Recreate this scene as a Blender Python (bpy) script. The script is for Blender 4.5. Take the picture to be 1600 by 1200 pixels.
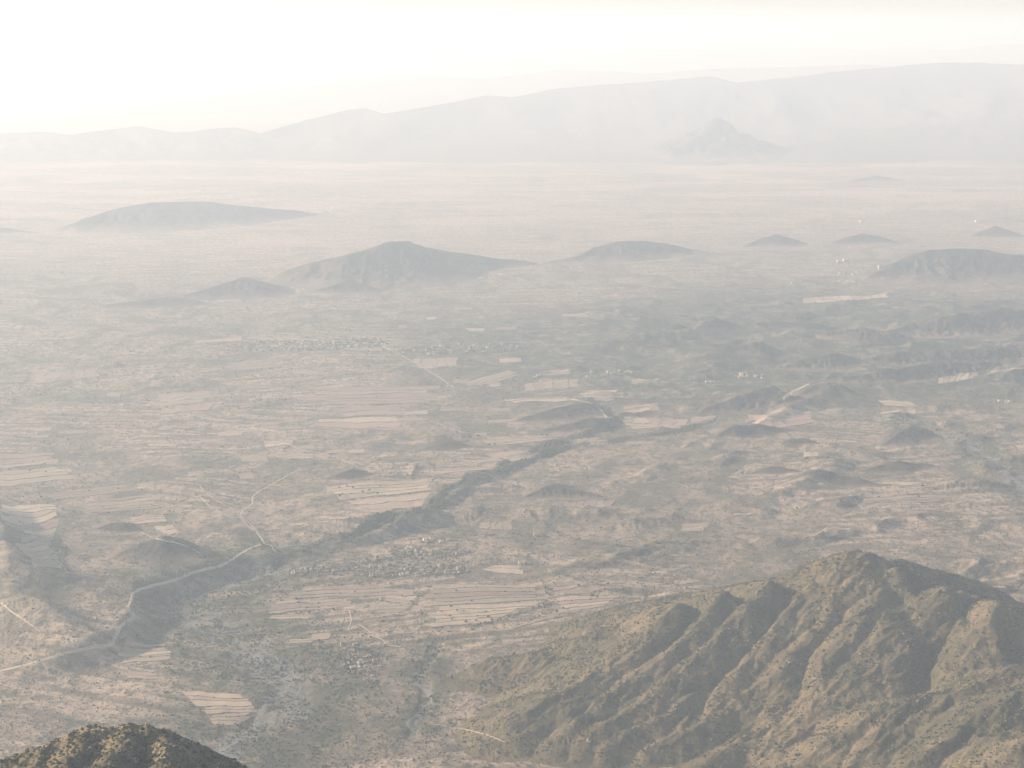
import bpy, math, random
import numpy as np

for o in list(bpy.data.objects):
    bpy.data.objects.remove(o)
sc = bpy.context.scene
COL = sc.collection
R = math.radians

# ------------------------------------------------------------------ camera, sky, sun, exposure
CAM_H = 1330.0                       # metres above the plain
FPX = 2222.2                         # focal length in photo pixels (1600 wide): a 50 mm view
PITCH = math.atan2(550.0, FPX)       # true horizon about 50 rows below the top edge
cam_d = bpy.data.cameras.new('camera')
cam_d.lens = 50.0; cam_d.sensor_width = 36.0
cam_d.clip_start = 1.0; cam_d.clip_end = 400000.0
cam = bpy.data.objects.new('camera', cam_d); COL.objects.link(cam)
cam.location = (0, 0, CAM_H); cam.rotation_euler = (math.pi/2 - PITCH, 0, 0)
sc.camera = cam

SUN_ELEV, SUN_AZ = R(20.0), R(-83.0)  # azimuth clockwise from the view direction (+Y): low, from the left
world = bpy.data.worlds.new('World'); sc.world = world; world.use_nodes = True
wn = world.node_tree.nodes
sky = wn.new('ShaderNodeTexSky'); sky.sky_type = 'NISHITA'; sky.sun_disc = False
sky.sun_elevation = SUN_ELEV; sky.sun_rotation = SUN_AZ
sky.altitude = 1500; sky.air_density = 1.0; sky.dust_density = 2.0; sky.ozone_density = 1.0
world.node_tree.links.new(sky.outputs[0], wn['Background'].inputs[0])
wn['Background'].inputs[1].default_value = 0.075
sun_d = bpy.data.lights.new('sun', 'SUN'); sun_d.energy = 5.0; sun_d.angle = R(0.5); sun_d.color = (1.0, 0.89, 0.75)
sun = bpy.data.objects.new('sun', sun_d); COL.objects.link(sun)
sun.rotation_euler = (math.pi/2 - SUN_ELEV, 0, math.pi - SUN_AZ)
sun.location = (-3000, 1000, 3000)
HAZE_DENSITY = 0.92e-4; HAZE_G = 0.2; HAZE_COLOR = (0.77, 0.885, 1.0, 1)
vs = sc.view_settings
vs.view_transform = 'Standard'; vs.look = 'None'; vs.exposure = 1.0; vs.gamma = 1.0; vs.use_curve_mapping = False
cy = sc.cycles
cy.max_bounces = 6; cy.diffuse_bounces = 2; cy.glossy_bounces = 1; cy.volume_bounces = 2
cy.use_denoising = True

# ------------------------------------------------------------------ small maths kit
rng = np.random.default_rng(7); random.seed(7)
_perm = rng.permutation(256).astype(np.int32)
_ga = rng.random(256)*2*np.pi
_gx, _gy = np.cos(_ga), np.sin(_ga)

def gnoise(x, y, seed=0):
    xf = np.floor(x); yf = np.floor(y)
    xi = xf.astype(np.int64); yi = yf.astype(np.int64)
    fx = x - xf; fy = y - yf
    u = fx*fx*fx*(fx*(fx*6-15)+10); v = fy*fy*fy*(fy*(fy*6-15)+10)
    def g(ix, iy, dx, dy):
        h = _perm[(_perm[(ix + seed*37) & 255] + iy + seed*11) & 255]
        return _gx[h]*dx + _gy[h]*dy
    a = g(xi, yi, fx, fy); b = g(xi+1, yi, fx-1, fy)
    c = g(xi, yi+1, fx, fy-1); d = g(xi+1, yi+1, fx-1, fy-1)
    return ((a*(1-u)+b*u)*(1-v) + (c*(1-u)+d*u)*v)*1.5

def fbm(x, y, lam, octaves=4, seed=0, gain=0.5):
    s = np.zeros_like(x); a = 1.0; f = 1.0/lam; n = 0
    for i in range(octaves):
        s += a*gnoise(x*f + 17.3*i, y*f - 9.1*i, seed+i); n += a
        a *= gain; f *= 2.03
    return s/n

def ridged(x, y, lam, octaves=3, seed=0, gain=0.5):
    s = np.zeros_like(x); a = 1.0; f = 1.0/lam; n = 0
    for i in range(octaves):
        s += a*(1-np.abs(gnoise(x*f + 5.7*i, y*f + 3.3*i, seed+i))*1.6); n += a
        a *= gain; f *= 2.1
    return s/n

def sstep(a, b, x):
    t = np.clip((x-a)/(b-a), 0, 1); return t*t*(3-2*t)

cP, sP = math.cos(PITCH), math.sin(PITCH)
def ray(u, v):
    a = (u-800.0)/FPX; b = (600.0-v)/FPX
    return a, cP + b*sP, -sP + b*cP
def on_plane(u, v, z=0.0):
    dx, dy, dz = ray(u, v); t = (z-CAM_H)/dz
    return dx*t, dy*t, z
def at_range(u, v, y):
    dx, dy, dz = ray(u, v); t = y/dy
    return dx*t, y, CAM_H + dz*t

def poly_dist(x, y, pts):
    """distance to a polyline, with interpolated extra columns of pts and the signed side (+ = left of travel)"""
    best = np.full(x.shape, 1e12); extra = None; side = np.zeros(x.shape)
    P = np.asarray(pts, float); ne = P.shape[1]-2
    extra = np.zeros((ne,)+x.shape)
    for i in range(len(P)-1):
        ax, ay = P[i, :2]; bx, by = P[i+1, :2]
        vx, vy = bx-ax, by-ay; L = vx*vx+vy*vy+1e-9
        t = np.clip(((x-ax)*vx+(y-ay)*vy)/L, 0, 1)
        dx = x-(ax+t*vx); dy = y-(ay+t*vy); d = dx*dx+dy*dy
        m = d < best
        best = np.where(m, d, best)
        side = np.where(m, np.sign(vx*(y-ay)-vy*(x-ax)), side)
        for k in range(ne):
            extra[k] = np.where(m, P[i, 2+k]+(P[i+1, 2+k]-P[i, 2+k])*t, extra[k])
    return np.sqrt(best), side, extra

# ------------------------------------------------------------------ hills: crest lines read as (column, crest row, foot row)
def crest3d(spec, k):
    out = []
    for u, vt, vf in spec:
        yf = on_plane(u, vf)[1]
        dx, dy, dz = ray(u, vt); s = -dz/dy
        w = (CAM_H - yf*s)/(k+s)
        w = max(w, 6.0)
        x, y, z = at_range(u, vt, yf+w)
        out.append((x, y, max(z, 0.5), w))
    return out

def hill_height(x, y, P, seed, rough=1.0, conc=1.45, asym=1.0):
    wm = float(np.mean([p[3] for p in P])); wm = max(wm, 20.0)
    wx = x + rough*0.22*wm*fbm(x, y, 0.9*wm, 3, seed+40)
    wy = y + rough*0.22*wm*fbm(x, y, 0.9*wm, 3, seed+60)
    h = np.zeros_like(x)
    best = np.full(x.shape, -1e9)
    for i in range(len(P)-1):
        d, s, e = poly_dist(wx, wy, [P[i], P[i+1]])
        z, w = e[0], e[1]*1.2
        if asym != 1.0:
            sx_, sy_ = P[i+1][0]-P[i][0], P[i+1][1]-P[i][1]; ln = math.hypot(sx_, sy_)+1e-9
            f = np.clip((sx_*(wy-P[i][1])-sy_*(wx-P[i][0]))/(ln*np.maximum(d, .5)), -1, 1)
            w = w*(asym + (1-asym)*(.5+.5*f))
        q = np.clip((np.sqrt(d*d+(0.1*w)**2)-0.1*w)/w, 0, 1)
        c = z*(1-q)**conc
        gl = ridged(x, y, 0.45*wm, 3, seed)
        c = c*(1 - rough*0.8*np.clip(1.0-gl, 0, 1)*np.clip(4*q*(1-q), 0, 1))
        best = np.maximum(best, c)
    return best

HILLS = [  # name, label, crest, slope, roughness
 ('hill', 'long pale grey hill alone on the hazy far plain at left', [(85,360,362),(130,341,362),(180,326,361),(235,316,360),(285,314,357),(330,315,354),(370,321,350),(430,326,344),(495,333,337)], .33, .6),
 ('hill', 'tiny faint hill at the left edge of the far plain', [(-30,356,364),(12,355,364),(40,360,364),(65,363,365)], .33, .6),
 ('hill', 'broad grey hill with pointed top in the middle of the plain', [(440,425,440),(490,408,445),(545,397,449),(590,382,447),(612,376,445),(635,376,440),(665,386,434),(700,393,428),(760,401,421),(835,411,415)], .38, .75),
 ('hill', 'small cone at the front foot of the pointed middle hill', [(485,452,456),(520,443,456),(548,433,456),(572,443,455),(600,452,455)], .4, .6),
 ('hill', 'low grey hill left of the pointed middle hill', [(290,458,466),(330,447,466),(382,431,464),(405,437,462),(440,449,459),(458,456,458)], .3, .6),
 ('hill', 'faint low rise left of the low grey hill', [(170,474,479),(225,466,479),(272,461,477),(300,466,475),(330,472,474)], .25, .5),
 ('hill', 'rounded grey hill right of the pointed middle hill', [(845,411,412),(900,401,410),(930,386,409),(965,377,408),(1005,376,404),(1040,380,401),(1080,389,396),(1150,399,401)], .35, .6),
 ('hill', 'small dark hill right of the rounded grey hill', [(1160,385,386),(1190,372,386),(1213,366,386),(1235,372,385),(1262,380,382)], .35, .6),
 ('hill', 'small dark hill between two others below the far foothills', [(1295,380,382),(1330,369,382),(1350,365,382),(1375,370,381),(1408,379,380)], .35, .6),
 ('hill', 'tiny dark hill near the right edge', [(1520,367,370),(1555,353,371),(1580,360,371),(1600,368,371)], .35, .6),
 ('hill', 'large dark hill reaching the right edge above the badlands', [(1345,437,438),(1390,413,440),(1420,398,440),(1455,390,440),(1500,388,438),(1540,389,436),(1570,396,434),(1620,398,432),(1680,396,430)], .4, .8),
 ('hill', 'faint small hill on the far plain at upper right', [(1330,281,284),(1370,275,284),(1410,282,283)], .3, .5),
 ('hill', 'faint pyramid peak below the far range', [(1050,238,252),(1095,212,252),(1115,186,252),(1122,183,252),(1150,208,251),(1205,236,250)], .5, .6),
 ('hill', 'blue shaded wedge hill above the pale fields', [(1085,646,647),(1130,628,646),(1175,612,643),(1210,606,640),(1235,622,638)], .42, .6),
 ('hill', 'blue shaded cone beside the dirt track', [(1235,624,626),(1268,606,626),(1295,601,626),(1325,612,625),(1365,623,624)], .42, .6),
 ('hill', 'long dark ridge behind the bright terraces', [(1255,602,603),(1320,590,604),(1400,576,600),(1450,566,596),(1520,562,590),(1560,570,582),(1640,565,580)], .42, .9),
 ('hill', 'long dark ridge of the badlands running off the right edge', [(1385,522,524),(1420,506,526),(1470,500,527),(1530,493,524),(1600,487,519),(1680,484,516)], .36, 1.4),
 ('hill', 'short dark hill in the middle of the badlands', [(1280,536,538),(1310,521,541),(1350,515,542),(1400,520,540),(1440,531,536)], .36, 1.4),
 ('hill', 'broad dark slope of the badlands above the bright terraces', [(1335,567,569),(1400,552,572),(1460,545,571),(1530,540,566),(1600,535,561),(1680,535,559)], .36, 1.4),
 ('hill', 'dark hill of the badlands above the blue cone', [(1212,573,575),(1260,557,578),(1300,552,577),(1348,563,572)], .36, 1.4),
 ('hill', 'low dark hill above the white pair of houses', [(1075,553,555),(1130,543,559),(1190,540,559),(1245,549,555)], .3, .9),
 ('hill', 'long low ridge at the back of the badlands', [(1115,516,518),(1180,506,521),(1250,502,521),(1315,509,516)], .3, .8),
 ('hill', 'faint low ridge at the left end of the badlands', [(990,523,525),(1060,514,528),(1135,513,525)], .28, .8),
 ('hill', 'dark whaleback hill left of the dry river bend', [(790,660,661),(840,646,660),(880,634,657),(912,628,652),(934,639,648)], .3, .6),
 ('hill', 'lower dark whaleback hill beside the dry river', [(838,676,677),(880,664,676),(925,655,672),(955,662,668)], .3, .6),
 ('hill', 'dark double topped hill beside the pale fields', [(1110,684,685),(1145,668,684),(1180,659,680),(1200,663,676),(1235,668,672)], .38, .8),
 ('hill', 'small round grey hill on the bare right plain', [(1220,698,699),(1238,684,699),(1255,682,698),(1275,688,697),(1290,696,697)], .4, .6),
 ('hill', 'dark knobbly hill beside the pale wash on the right', [(1375,694,695),(1405,674,693),(1425,663,691),(1445,670,688),(1475,682,684)], .4, 1.0),
 ('hill', 'small dark double mound on the bare right plain', [(1172,738,739),(1195,729,739),(1215,726,739),(1232,730,738),(1255,736,737)], .38, .6),
 ('hill', 'dark curved ridge with a small knob on the right plain', [(1335,736,737),(1370,727,737),(1405,718,737),(1430,723,733),(1449,723,731),(1470,728,730),(1510,729,731)], .38, .8),
 ('hill', 'low crescent ridge below the dark double mound', [(1225,751,752),(1250,744,752),(1300,740,756),(1340,743,757),(1375,754,757)], .33, .9),
 ('hill', 'dark pointed hill above the walled terrace strips', [(815,776,778),(845,762,777),(866,752,776),(890,760,775),(935,770,776)], .36, .9),
 ('hill', 'dark wooded knoll above the pale stubble fields', [(655,708,710),(685,697,710),(705,694,708),(735,702,706)], .3, .6),
 ('hill', 'low dark mound left of the pale stubble fields', [(500,752,753),(530,743,753),(552,736,751),(580,743,748)], .33, .6),
 ('hill', 'dome shaped shaded hill above the plateau road', [(190,880,893),(222,864,896),(255,853,897),(282,856,890),(318,866,874)], .42, .25),
 ('hill', 'small shaded dome among the strip fields at left', [(155,828,836),(175,820,837),(192,818,837),(218,828,833)], .36, .3),
]
SWELLS = [  # small relief that belongs to the ground sheet itself
 ([(920,715,716),(1000,712,718),(1060,714,718)], .25, .8), ([(1055,749,750),(1078,743,750),(1100,749,750)], .35, .6),
 ([(1370,668,669),(1395,664,672),(1410,667,670)], .4, .8), ([(1455,655,656),(1490,646,655),(1530,650,654)], .4, .8),
 ([(1520,672,673),(1560,663,673),(1600,667,672)], .3, .8), ([(1380,700,701),(1400,696,702),(1430,698,701)], .3, .8),
 ([(1440,760,765),(1500,745,768),(1560,752,765)], .25, .9), ([(1470,790,795),(1510,782,796),(1550,790,795)], .3, .8),
 ([(1560,720,724),(1590,713,724),(1620,716,724)], .3, .8), ([(1320,770,771),(1345,763,772),(1370,768,771)], .3, .6),
 ([(1560,880,884),(1600,868,890),(1640,875,885)], .3, .8), ([(1480,880,884),(1530,872,890),(1580,880,886)], .25, .8),
 ([(980,672,673),(1040,664,674),(1095,660,672)], .2, .6), ([(1040,640,641),(1075,632,643),(1110,634,642)], .3, .6),
 ([(960,628,629),(980,622,630),(1000,625,629)], .35, .6), ([(990,605,606),(1010,600,607),(1035,603,606)], .3, .6),
 ([(640,700,701),(680,684,702),(720,682,697)], .22, .6), ([(480,702,703),(530,695,705),(580,699,703)], .2, .5),
 ([(730,766,767),(770,752,768),(800,754,766)], .3, .9), ([(810,800,808),(860,790,812),(930,795,808)], .18, .9),
 ([(940,820,824),(990,808,828),(1050,803,820)], .18, .9), ([(1060,830,834),(1110,822,836),(1160,828,834)], .18, .9),
 ([(430,842,850),(480,825,850),(560,815,845),(640,802,830)], .25, .5), ([(600,812,816),(680,797,818),(740,790,815)], .2, .9),
 ([(100,522,524),(150,517,525),(190,520,523)], .25, .5), ([(150,570,571),(175,564,572),(190,567,570)], .3, .5),
 ([(180,553,554),(215,548,555),(235,551,554)], .3, .5), ([(830,420,421),(850,417,422),(880,420,421)], .3, .5),
 ([(1200,462,463),(1240,456,464),(1285,460,462)], .3, .6), ([(1350,460,461),(1380,455,462),(1420,459,461)], .3, .6),
 ([(690,1060,1064),(740,1046,1072),(820,1032,1060),(900,1012,1040)], .3, .6),
 ([(860,1168,1170),(900,1156,1185),(950,1160,1182),(990,1172,1180)], .3, .9),
 ([(640,755,756),(650,729,738),(665,728,737),(680,735,737)], .3, .6),
]

BADLANDS = [on_plane(*p)[:2] for p in [(1120,535),(1300,530),(1480,528),(1640,525)]]
SCARP = [on_plane(*p)[:2] for p in [(-40,1075),(60,1045),(150,1018),(185,1003),(207,962),(215,934),(270,913),(322,897),(375,876),(440,868)]]
SCARP2 = [on_plane(*p)[:2] for p in [(380,884),(440,870),(520,856),(600,838),(660,812),(690,790),(720,768),(760,746),(830,716),(880,697),(940,672)]]
BED = [on_plane(*p)[:2] for p in [(300,1230),(345,1160),(420,1130),(460,1080),(430,1040),(370,1000),(320,965),(290,935),(350,905),(430,880)]]
BED2 = [on_plane(*p)[:2] for p in [(640,1150),(660,1110),(668,1080),(650,1060),(668,1030),(690,1000)]]
BED3 = [on_plane(*p)[:2] for p in [(430,880),(441,868),(470,862),(500,857),(540,848),(575,838),(600,826),(640,812),(665,803),(683,795),(688,783),(700,770),(725,762),(742,748),(760,744),(775,738),(800,722),(825,716),(840,708),(862,700),(880,693),(905,682),(930,676),(955,670),(965,660),(955,648),(945,638),(932,630)]]
BED4 = [on_plane(*p)[:2] for p in [(850,712),(885,702),(920,692),(955,688),(985,682),(1020,677),(1050,673),(1075,671),(1090,668),(1105,660),(1115,655)]]
HEDGES = [[on_plane(*p)[:2] for p in L] for L in ([(735,978),(790,965),(830,953),(855,944),(870,938)], [(850,913),(858,925),(862,933),(845,941)], [(1000,910),(1012,928),(1005,942),(1025,950)], [(935,912),(940,922),(925,935)], [(640,945),(660,925),(672,915)], [(560,1010),(545,1025),(540,1045)], [(270,1000),(285,1015),(290,1030)], [(90,845),(100,870),(110,890)], [(960,880),(985,870),(1010,868)], [(820,800),(880,835),(940,850),(1000,855)], [(740,835),(800,832),(860,838)], [(1000,850),(1060,852),(1110,850)], [(690,1000),(668,1030),(652,1060)], [(1000,905),(1020,890),(1050,880)])]
WASH = [on_plane(*p)[:2] for p in [(1640,800),(1590,760),(1545,715),(1500,688),(1450,668),(1390,655),(1330,640)]]

RIDGES = [  # ridges of the ground sheet seen along their length: (column, row, height, half width)
 [(-50,780,14,70),(-12,805,56,95),(5,835,68,108),(2,865,62,104),(18,895,46,85),(22,925,14,50)],
 [(95,930,8,50),(60,912,42,76),(20,902,48,84),(-60,900,40,84)],
 [(15,945,8,50),(45,950,34,60),(75,962,38,62),(105,984,26,50),(128,1003,5,30)],
]
SW3 = [(crest3d(s, min(.5, k*1.45)), 900+13*i, r) for i, (s, k, r) in enumerate(SWELLS)]
SW3 += [([(*on_plane(u, v, z)[:2], z, w) for u, v, z, w in L], 1500+13*i, .15) for i, L in enumerate(RIDGES)]

def ground_height(x, y):
    near = 1 - sstep(5000, 14000, y)
    h = 9*fbm(x, y, 2600, 4, 1) + 4.5*near*fbm(x, y, 600, 4, 5)
    ero = ridged(x + 60*fbm(x, y, 300, 2, 8), y*1.0, 240, 4, 21)
    h -= near*6.0*(1-ero)
    h += 26*sstep(6000, 15000, y)*np.maximum(0, ridged(x, y, 1900, 4, 31) - .62)
    d, _, _ = poly_dist(x, y, BADLANDS)
    bm = (1 - sstep(300, 1300, d + 400*fbm(x, y, 900, 3, 77)))
    ang = .28; xr = x*math.cos(ang)+y*math.sin(ang); yr = -x*math.sin(ang)+y*math.cos(ang)
    wr = yr + 90*fbm(x, y, 420, 2, 58)
    h += bm*(130*np.maximum(0, ridged(xr*.4, wr, 480, 4, 51, .45) - .52)**1.1 + 26*fbm(x, y, 600, 3, 55))
    # broken low ridges over the right half of the plain
    rm = sstep(-.02, .10, x/np.maximum(y, 1))*sstep(2900, 3400, y)*(1-sstep(6500, 8500, y))
    h += rm*(70*np.maximum(0, ridged(xr*.5, wr, 330, 4, 151, .45) - .66))
    lm = sstep(2600, 3000, y)*(1-sstep(7000, 10000, y))
    h += lm*24*np.maximum(0, ridged(xr*.45, yr, 700, 3, 171, .4) - .70)
    # plateau with a scarp towards the river flats
    for pts, A, wdt in ((SCARP, 38, 80), (SCARP2, 16, 34)):
        n = len(pts); d, s, e = poly_dist(x + 20*fbm(x, y, 160, 3, 66), y + 20*fbm(x, y, 160, 3, 67), [(p[0], p[1], sstep(0, 2, np.float64(min(i, n-1-i)))) for i, p in enumerate(pts)])
        sd = d*s + 14*fbm(x, y, 140, 3, 91)
        h += A*e[0]*sstep(-wdt, 6, sd)*np.exp(-np.maximum(sd, 0)/700)
    mx = x + 26*fbm(x, y, 170, 3, 66); my = y + 26*fbm(x, y, 170, 3, 67)
    for pts, w, dp in ((BED, 80, 4), (BED2, 22, 3), (BED3, 22, 5), (BED4, 20, 5), (WASH, 60, 3)):
        d, _, _ = poly_dist(mx, my, pts)
        h -= dp*(1 - sstep(.35*w, w, d + .35*w*fbm(x, y, 120, 3, 61)))
    for P, seed, r in SW3:
        xs = [p[0] for p in P]; ys = [p[1] for p in P]; w = max(p[3] for p in P)*(7.0 if seed >= 1500 else 1.5)
        m = (x > min(xs)-w) & (x < max(xs)+w) & (y > min(ys)-w) & (y < max(ys)+w)
        if m.any():
            h[m] += hill_height(x[m], y[m], P, seed, r, asym=3.0 if seed >= 1500 else 1.0)
    return h

# ------------------------------------------------------------------ materials
def new_mat(name):
    m = bpy.data.materials.new(name); m.use_nodes = True
    nt = m.node_tree; bs = nt.nodes['Principled BSDF']
    bs.inputs['Roughness'].default_value = 0.95
    bs.inputs['Specular IOR Level'].default_value = 0.1
    return m, nt, bs
def nd(nt, typ, **kw):
    n = nt.nodes.new(typ)
    for k, v in kw.items(): setattr(n, k, v)
    return n
def noise(nt, vec, lam, detail=5, rough=.6, dist=0.0):
    n = nd(nt, 'ShaderNodeTexNoise'); n.inputs['Scale'].default_value = 1.0/lam
    n.inputs['Detail'].default_value = detail; n.inputs['Roughness'].default_value = rough
    n.inputs['Distortion'].default_value = dist
    nt.links.new(vec, n.inputs['Vector']); return n.outputs['Fac']
def ramp(nt, fac, stops):
    n = nd(nt, 'ShaderNodeValToRGB'); e = n.color_ramp.elements
    while len(e) < len(stops): e.new(0.5)
    for i, (p, c) in enumerate(stops):
        e[i].position = p; e[i].color = (c, c, c, 1) if isinstance(c, (int, float)) else (*c, 1)
    nt.links.new(fac, n.inputs[0]); return n.outputs[0]
def mixc(nt, fac, a, b, mode='MIX'):
    n = nd(nt, 'ShaderNodeMix', data_type='RGBA', blend_type=mode)
    for sock, v in ((n.inputs[0], fac), (n.inputs[6], a), (n.inputs[7], b)):
        if isinstance(v, bpy.types.NodeSocket): nt.links.new(v, sock)
        elif isinstance(v, tuple): sock.default_value = (*v, 1)
        else: sock.default_value = v
    return n.outputs[2]
def mth(nt, op, a, b=0.0):
    n = nd(nt, 'ShaderNodeMath', operation=op)
    for sock, v in zip(n.inputs, (a, b)):
        if isinstance(v, bpy.types.NodeSocket): nt.links.new(v, sock)
        else: sock.default_value = v
    return n.outputs[0]

def soil_material(name, pale, tan, dark, green, fine=1.0, strips=False):
    m, nt, bs = new_mat(name)
    geo = nd(nt, 'ShaderNodeNewGeometry').outputs['Position']
    big = noise(nt, geo, 900, 5, .6, .4); mid = noise(nt, geo, 150, 5, .62, .6)
    sml = noise(nt, geo, 26, 5, .65); spk = noise(nt, geo, 6.5, 3, .6)
    c = mixc(nt, ramp(nt, big, [(.36, 0.), (.64, 1.)]), tan, pale)
    c = mixc(nt, ramp(nt, mid, [(.43, 0.), (.58, .85)]), c, dark)
    if strips:                       # ploughed strips: colour of the tilled soil itself
        vor = nd(nt, 'ShaderNodeTexVoronoi', feature='F1'); vor.inputs['Scale'].default_value = 1/420.0
        sep0 = nd(nt, 'ShaderNodeSeparateXYZ'); nt.links.new(geo, sep0.inputs[0])
        nt.links.new(geo, vor.inputs['Vector'])
        rot = nd(nt, 'ShaderNodeVectorRotate', rotation_type='Z_AXIS'); nt.links.new(geo, rot.inputs['Vector'])
        sepc = nd(nt, 'ShaderNodeSeparateColor'); nt.links.new(vor.outputs['Color'], sepc.inputs[0])
        nt.links.new(mth(nt, 'SUBTRACT', mth(nt, 'MULTIPLY', sepc.outputs[0], .7), .35), rot.inputs['Angle'])
        mp = nd(nt, 'ShaderNodeMapping'); mp.inputs['Scale'].default_value = (.0022, .035, 0); nt.links.new(rot.outputs[0], mp.inputs[0])
        st = nd(nt, 'ShaderNodeTexNoise'); st.inputs['Scale'].default_value = 1.0; st.inputs['Detail'].default_value = 2
        nt.links.new(mp.outputs[0], st.inputs['Vector'])
        sf = ramp(nt, st.outputs['Fac'], [(.42, 0.), (.58, 1.)])
        on = ramp(nt, sepc.outputs[1], [(.45, 0.), (.5, 1.)])
        fc = mixc(nt, sf, tuple(v*.62 for v in tan), tuple(min(1, v*1.18) for v in pale))
        c = mixc(nt, mth(nt, 'MULTIPLY', on, .7), c, fc)
    far = nd(nt, 'ShaderNodeAttribute', attribute_name='sand').outputs['Fac']
    mpf = nd(nt, 'ShaderNodeMapping'); mpf.inputs['Scale'].default_value = (.35, 1, 1); mpf.inputs['Rotation'].default_value = (0, 0, .12); nt.links.new(geo, mpf.inputs[0])
    stk = noise(nt, mpf.outputs[0], 620, 6, .68, 1.0)
    c = mixc(nt, mth(nt, 'MULTIPLY', far, ramp(nt, stk, [(.40, .95), (.56, .15)])), c, (.56, .40, .32))
    c = mixc(nt, ramp(nt, sml, [(.46, 0.), (.62, .8*fine)]), c, tuple(v*.8 for v in dark))
    c = mixc(nt, ramp(nt, sml, [(.28, .45), (.40, 0.)]), c, pale)
    c = mixc(nt, ramp(nt, spk, [(.56, 0.), (.66, .6*fine)]), c, green)
    ftt = nd(nt, 'ShaderNodeAttribute', attribute_name='foot').outputs['Fac']
    c = mixc(nt, ftt, c, mixc(nt, ramp(nt, mid, [(.4, 0.), (.6, 1.)]), (.34, .24, .18), (.20, .155, .117)))
    att = nd(nt, 'ShaderNodeAttribute', attribute_name='veg').outputs['Fac']
    vg = mth(nt, 'MULTIPLY', att, ramp(nt, noise(nt, geo, 60, 5, .65), [(.35, .25), (.6, 1.)]))
    c = mixc(nt, vg, c, green)
    bed = nd(nt, 'ShaderNodeAttribute', attribute_name='bed').outputs['Fac']
    c = mixc(nt, mth(nt, 'MULTIPLY', bed, ramp(nt, noise(nt, geo, 38, 6, .7, .8), [(.44, 0.), (.56, .95)])), c, (.235, .23, .215))
    nt.links.new(c, bs.inputs['Base Color'])
    b = nd(nt, 'ShaderNodeBump'); b.inputs['Strength'].default_value = 1.0; b.inputs['Distance'].default_value = 1.0
    hgt = mth(nt, 'ADD', mth(nt, 'MULTIPLY', sml, 3.2*fine), mth(nt, 'MULTIPLY', spk, 1.3*fine))
    nt.links.new(hgt, b.inputs['Height']); nt.links.new(b.outputs[0], bs.inputs['Normal'])
    return m

M_GROUND = soil_material('dry_plain_soil', (.42, .315, .23), (.285, .217, .156), (.125, .11, .078), (.058, .069, .042), strips=True)
M_HILL = soil_material('scrubby_hill', (.14, .113, .083), (.105, .088, .066), (.068, .063, .047), (.04, .045, .03))
M_MOUNT = soil_material('mountain_scrub', (.215, .16, .093), (.16, .122, .071), (.097, .083, .049), (.042, .05, .027), fine=.8)
M_RANGE = soil_material('far_range_rock', (.20, .17, .14), (.18, .155, .13), (.15, .135, .11), (.13, .12, .10), fine=.3)

def tag(o, label=None, cat=None, group=None, kind=None):
    if label: o['label'] = label
    if cat: o['category'] = cat
    if group: o['group'] = group
    if kind: o['kind'] = kind
    return o

def grid_object(name, X, Y, Z, mat, keep=None, attrs=None):
    ny, nx = X.shape
    idx = np.arange(ny*nx).reshape(ny, nx)
    f = np.stack([idx[:-1, :-1], idx[:-1, 1:], idx[1:, 1:], idx[1:, :-1]], -1).reshape(-1, 4)
    if keep is not None:
        k = (keep[:-1, :-1] | keep[:-1, 1:] | keep[1:, 1:] | keep[1:, :-1]).reshape(-1)
        f = f[k]
    used = np.zeros(ny*nx, bool); used[f.ravel()] = True
    remap = np.cumsum(used)-1
    co = np.stack([X.ravel(), Y.ravel(), Z.ravel()], 1)[used]
    f = remap[f]
    me = bpy.data.meshes.new(name)
    me.vertices.add(len(co)); me.vertices.foreach_set('co', co.astype(np.float32).ravel())
    me.loops.add(len(f)*4); me.loops.foreach_set('vertex_index', f.astype(np.int32).ravel())
    me.polygons.add(len(f)); me.polygons.foreach_set('loop_start', np.arange(0, len(f)*4, 4, dtype=np.int32))
    me.polygons.foreach_set('use_smooth', np.ones(len(f), bool))
    me.update(calc_edges=True)
    for nme, arr in (attrs or {}).items():
        a = me.attributes.new(nme, 'FLOAT', 'POINT'); a.data.foreach_set('value', arr.ravel()[used].astype(np.float32))
    me.materials.append(mat)
    o = bpy.data.objects.new(name, me); COL.objects.link(o)
    return o

# ------------------------------------------------------------------ ground sheet (fan of rows, finer towards the viewer)
tx = np.concatenate([np.linspace(-1.6, -.45, 60)[:-1], np.linspace(-.45, .45, 1010), np.linspace(.45, 1.6, 60)[1:]])
vrow = np.concatenate([np.linspace(1290, 560, 400)[:-1], np.linspace(560, 140, 210)])
yrow = np.array([on_plane(800, v)[1] for v in vrow])
yrow = np.concatenate([[300, 700, 1100, 1500, 1800, 2000, 2150], yrow[yrow > 2200], np.geomspace(33500, 120000, 12)])
yrow = np.unique(yrow)
GX = tx[None, :]*yrow[:, None]; GY = np.repeat(yrow[:, None], len(tx), 1)
GZ = ground_height(GX.ravel(), GY.ravel()).reshape(GX.shape)

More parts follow.
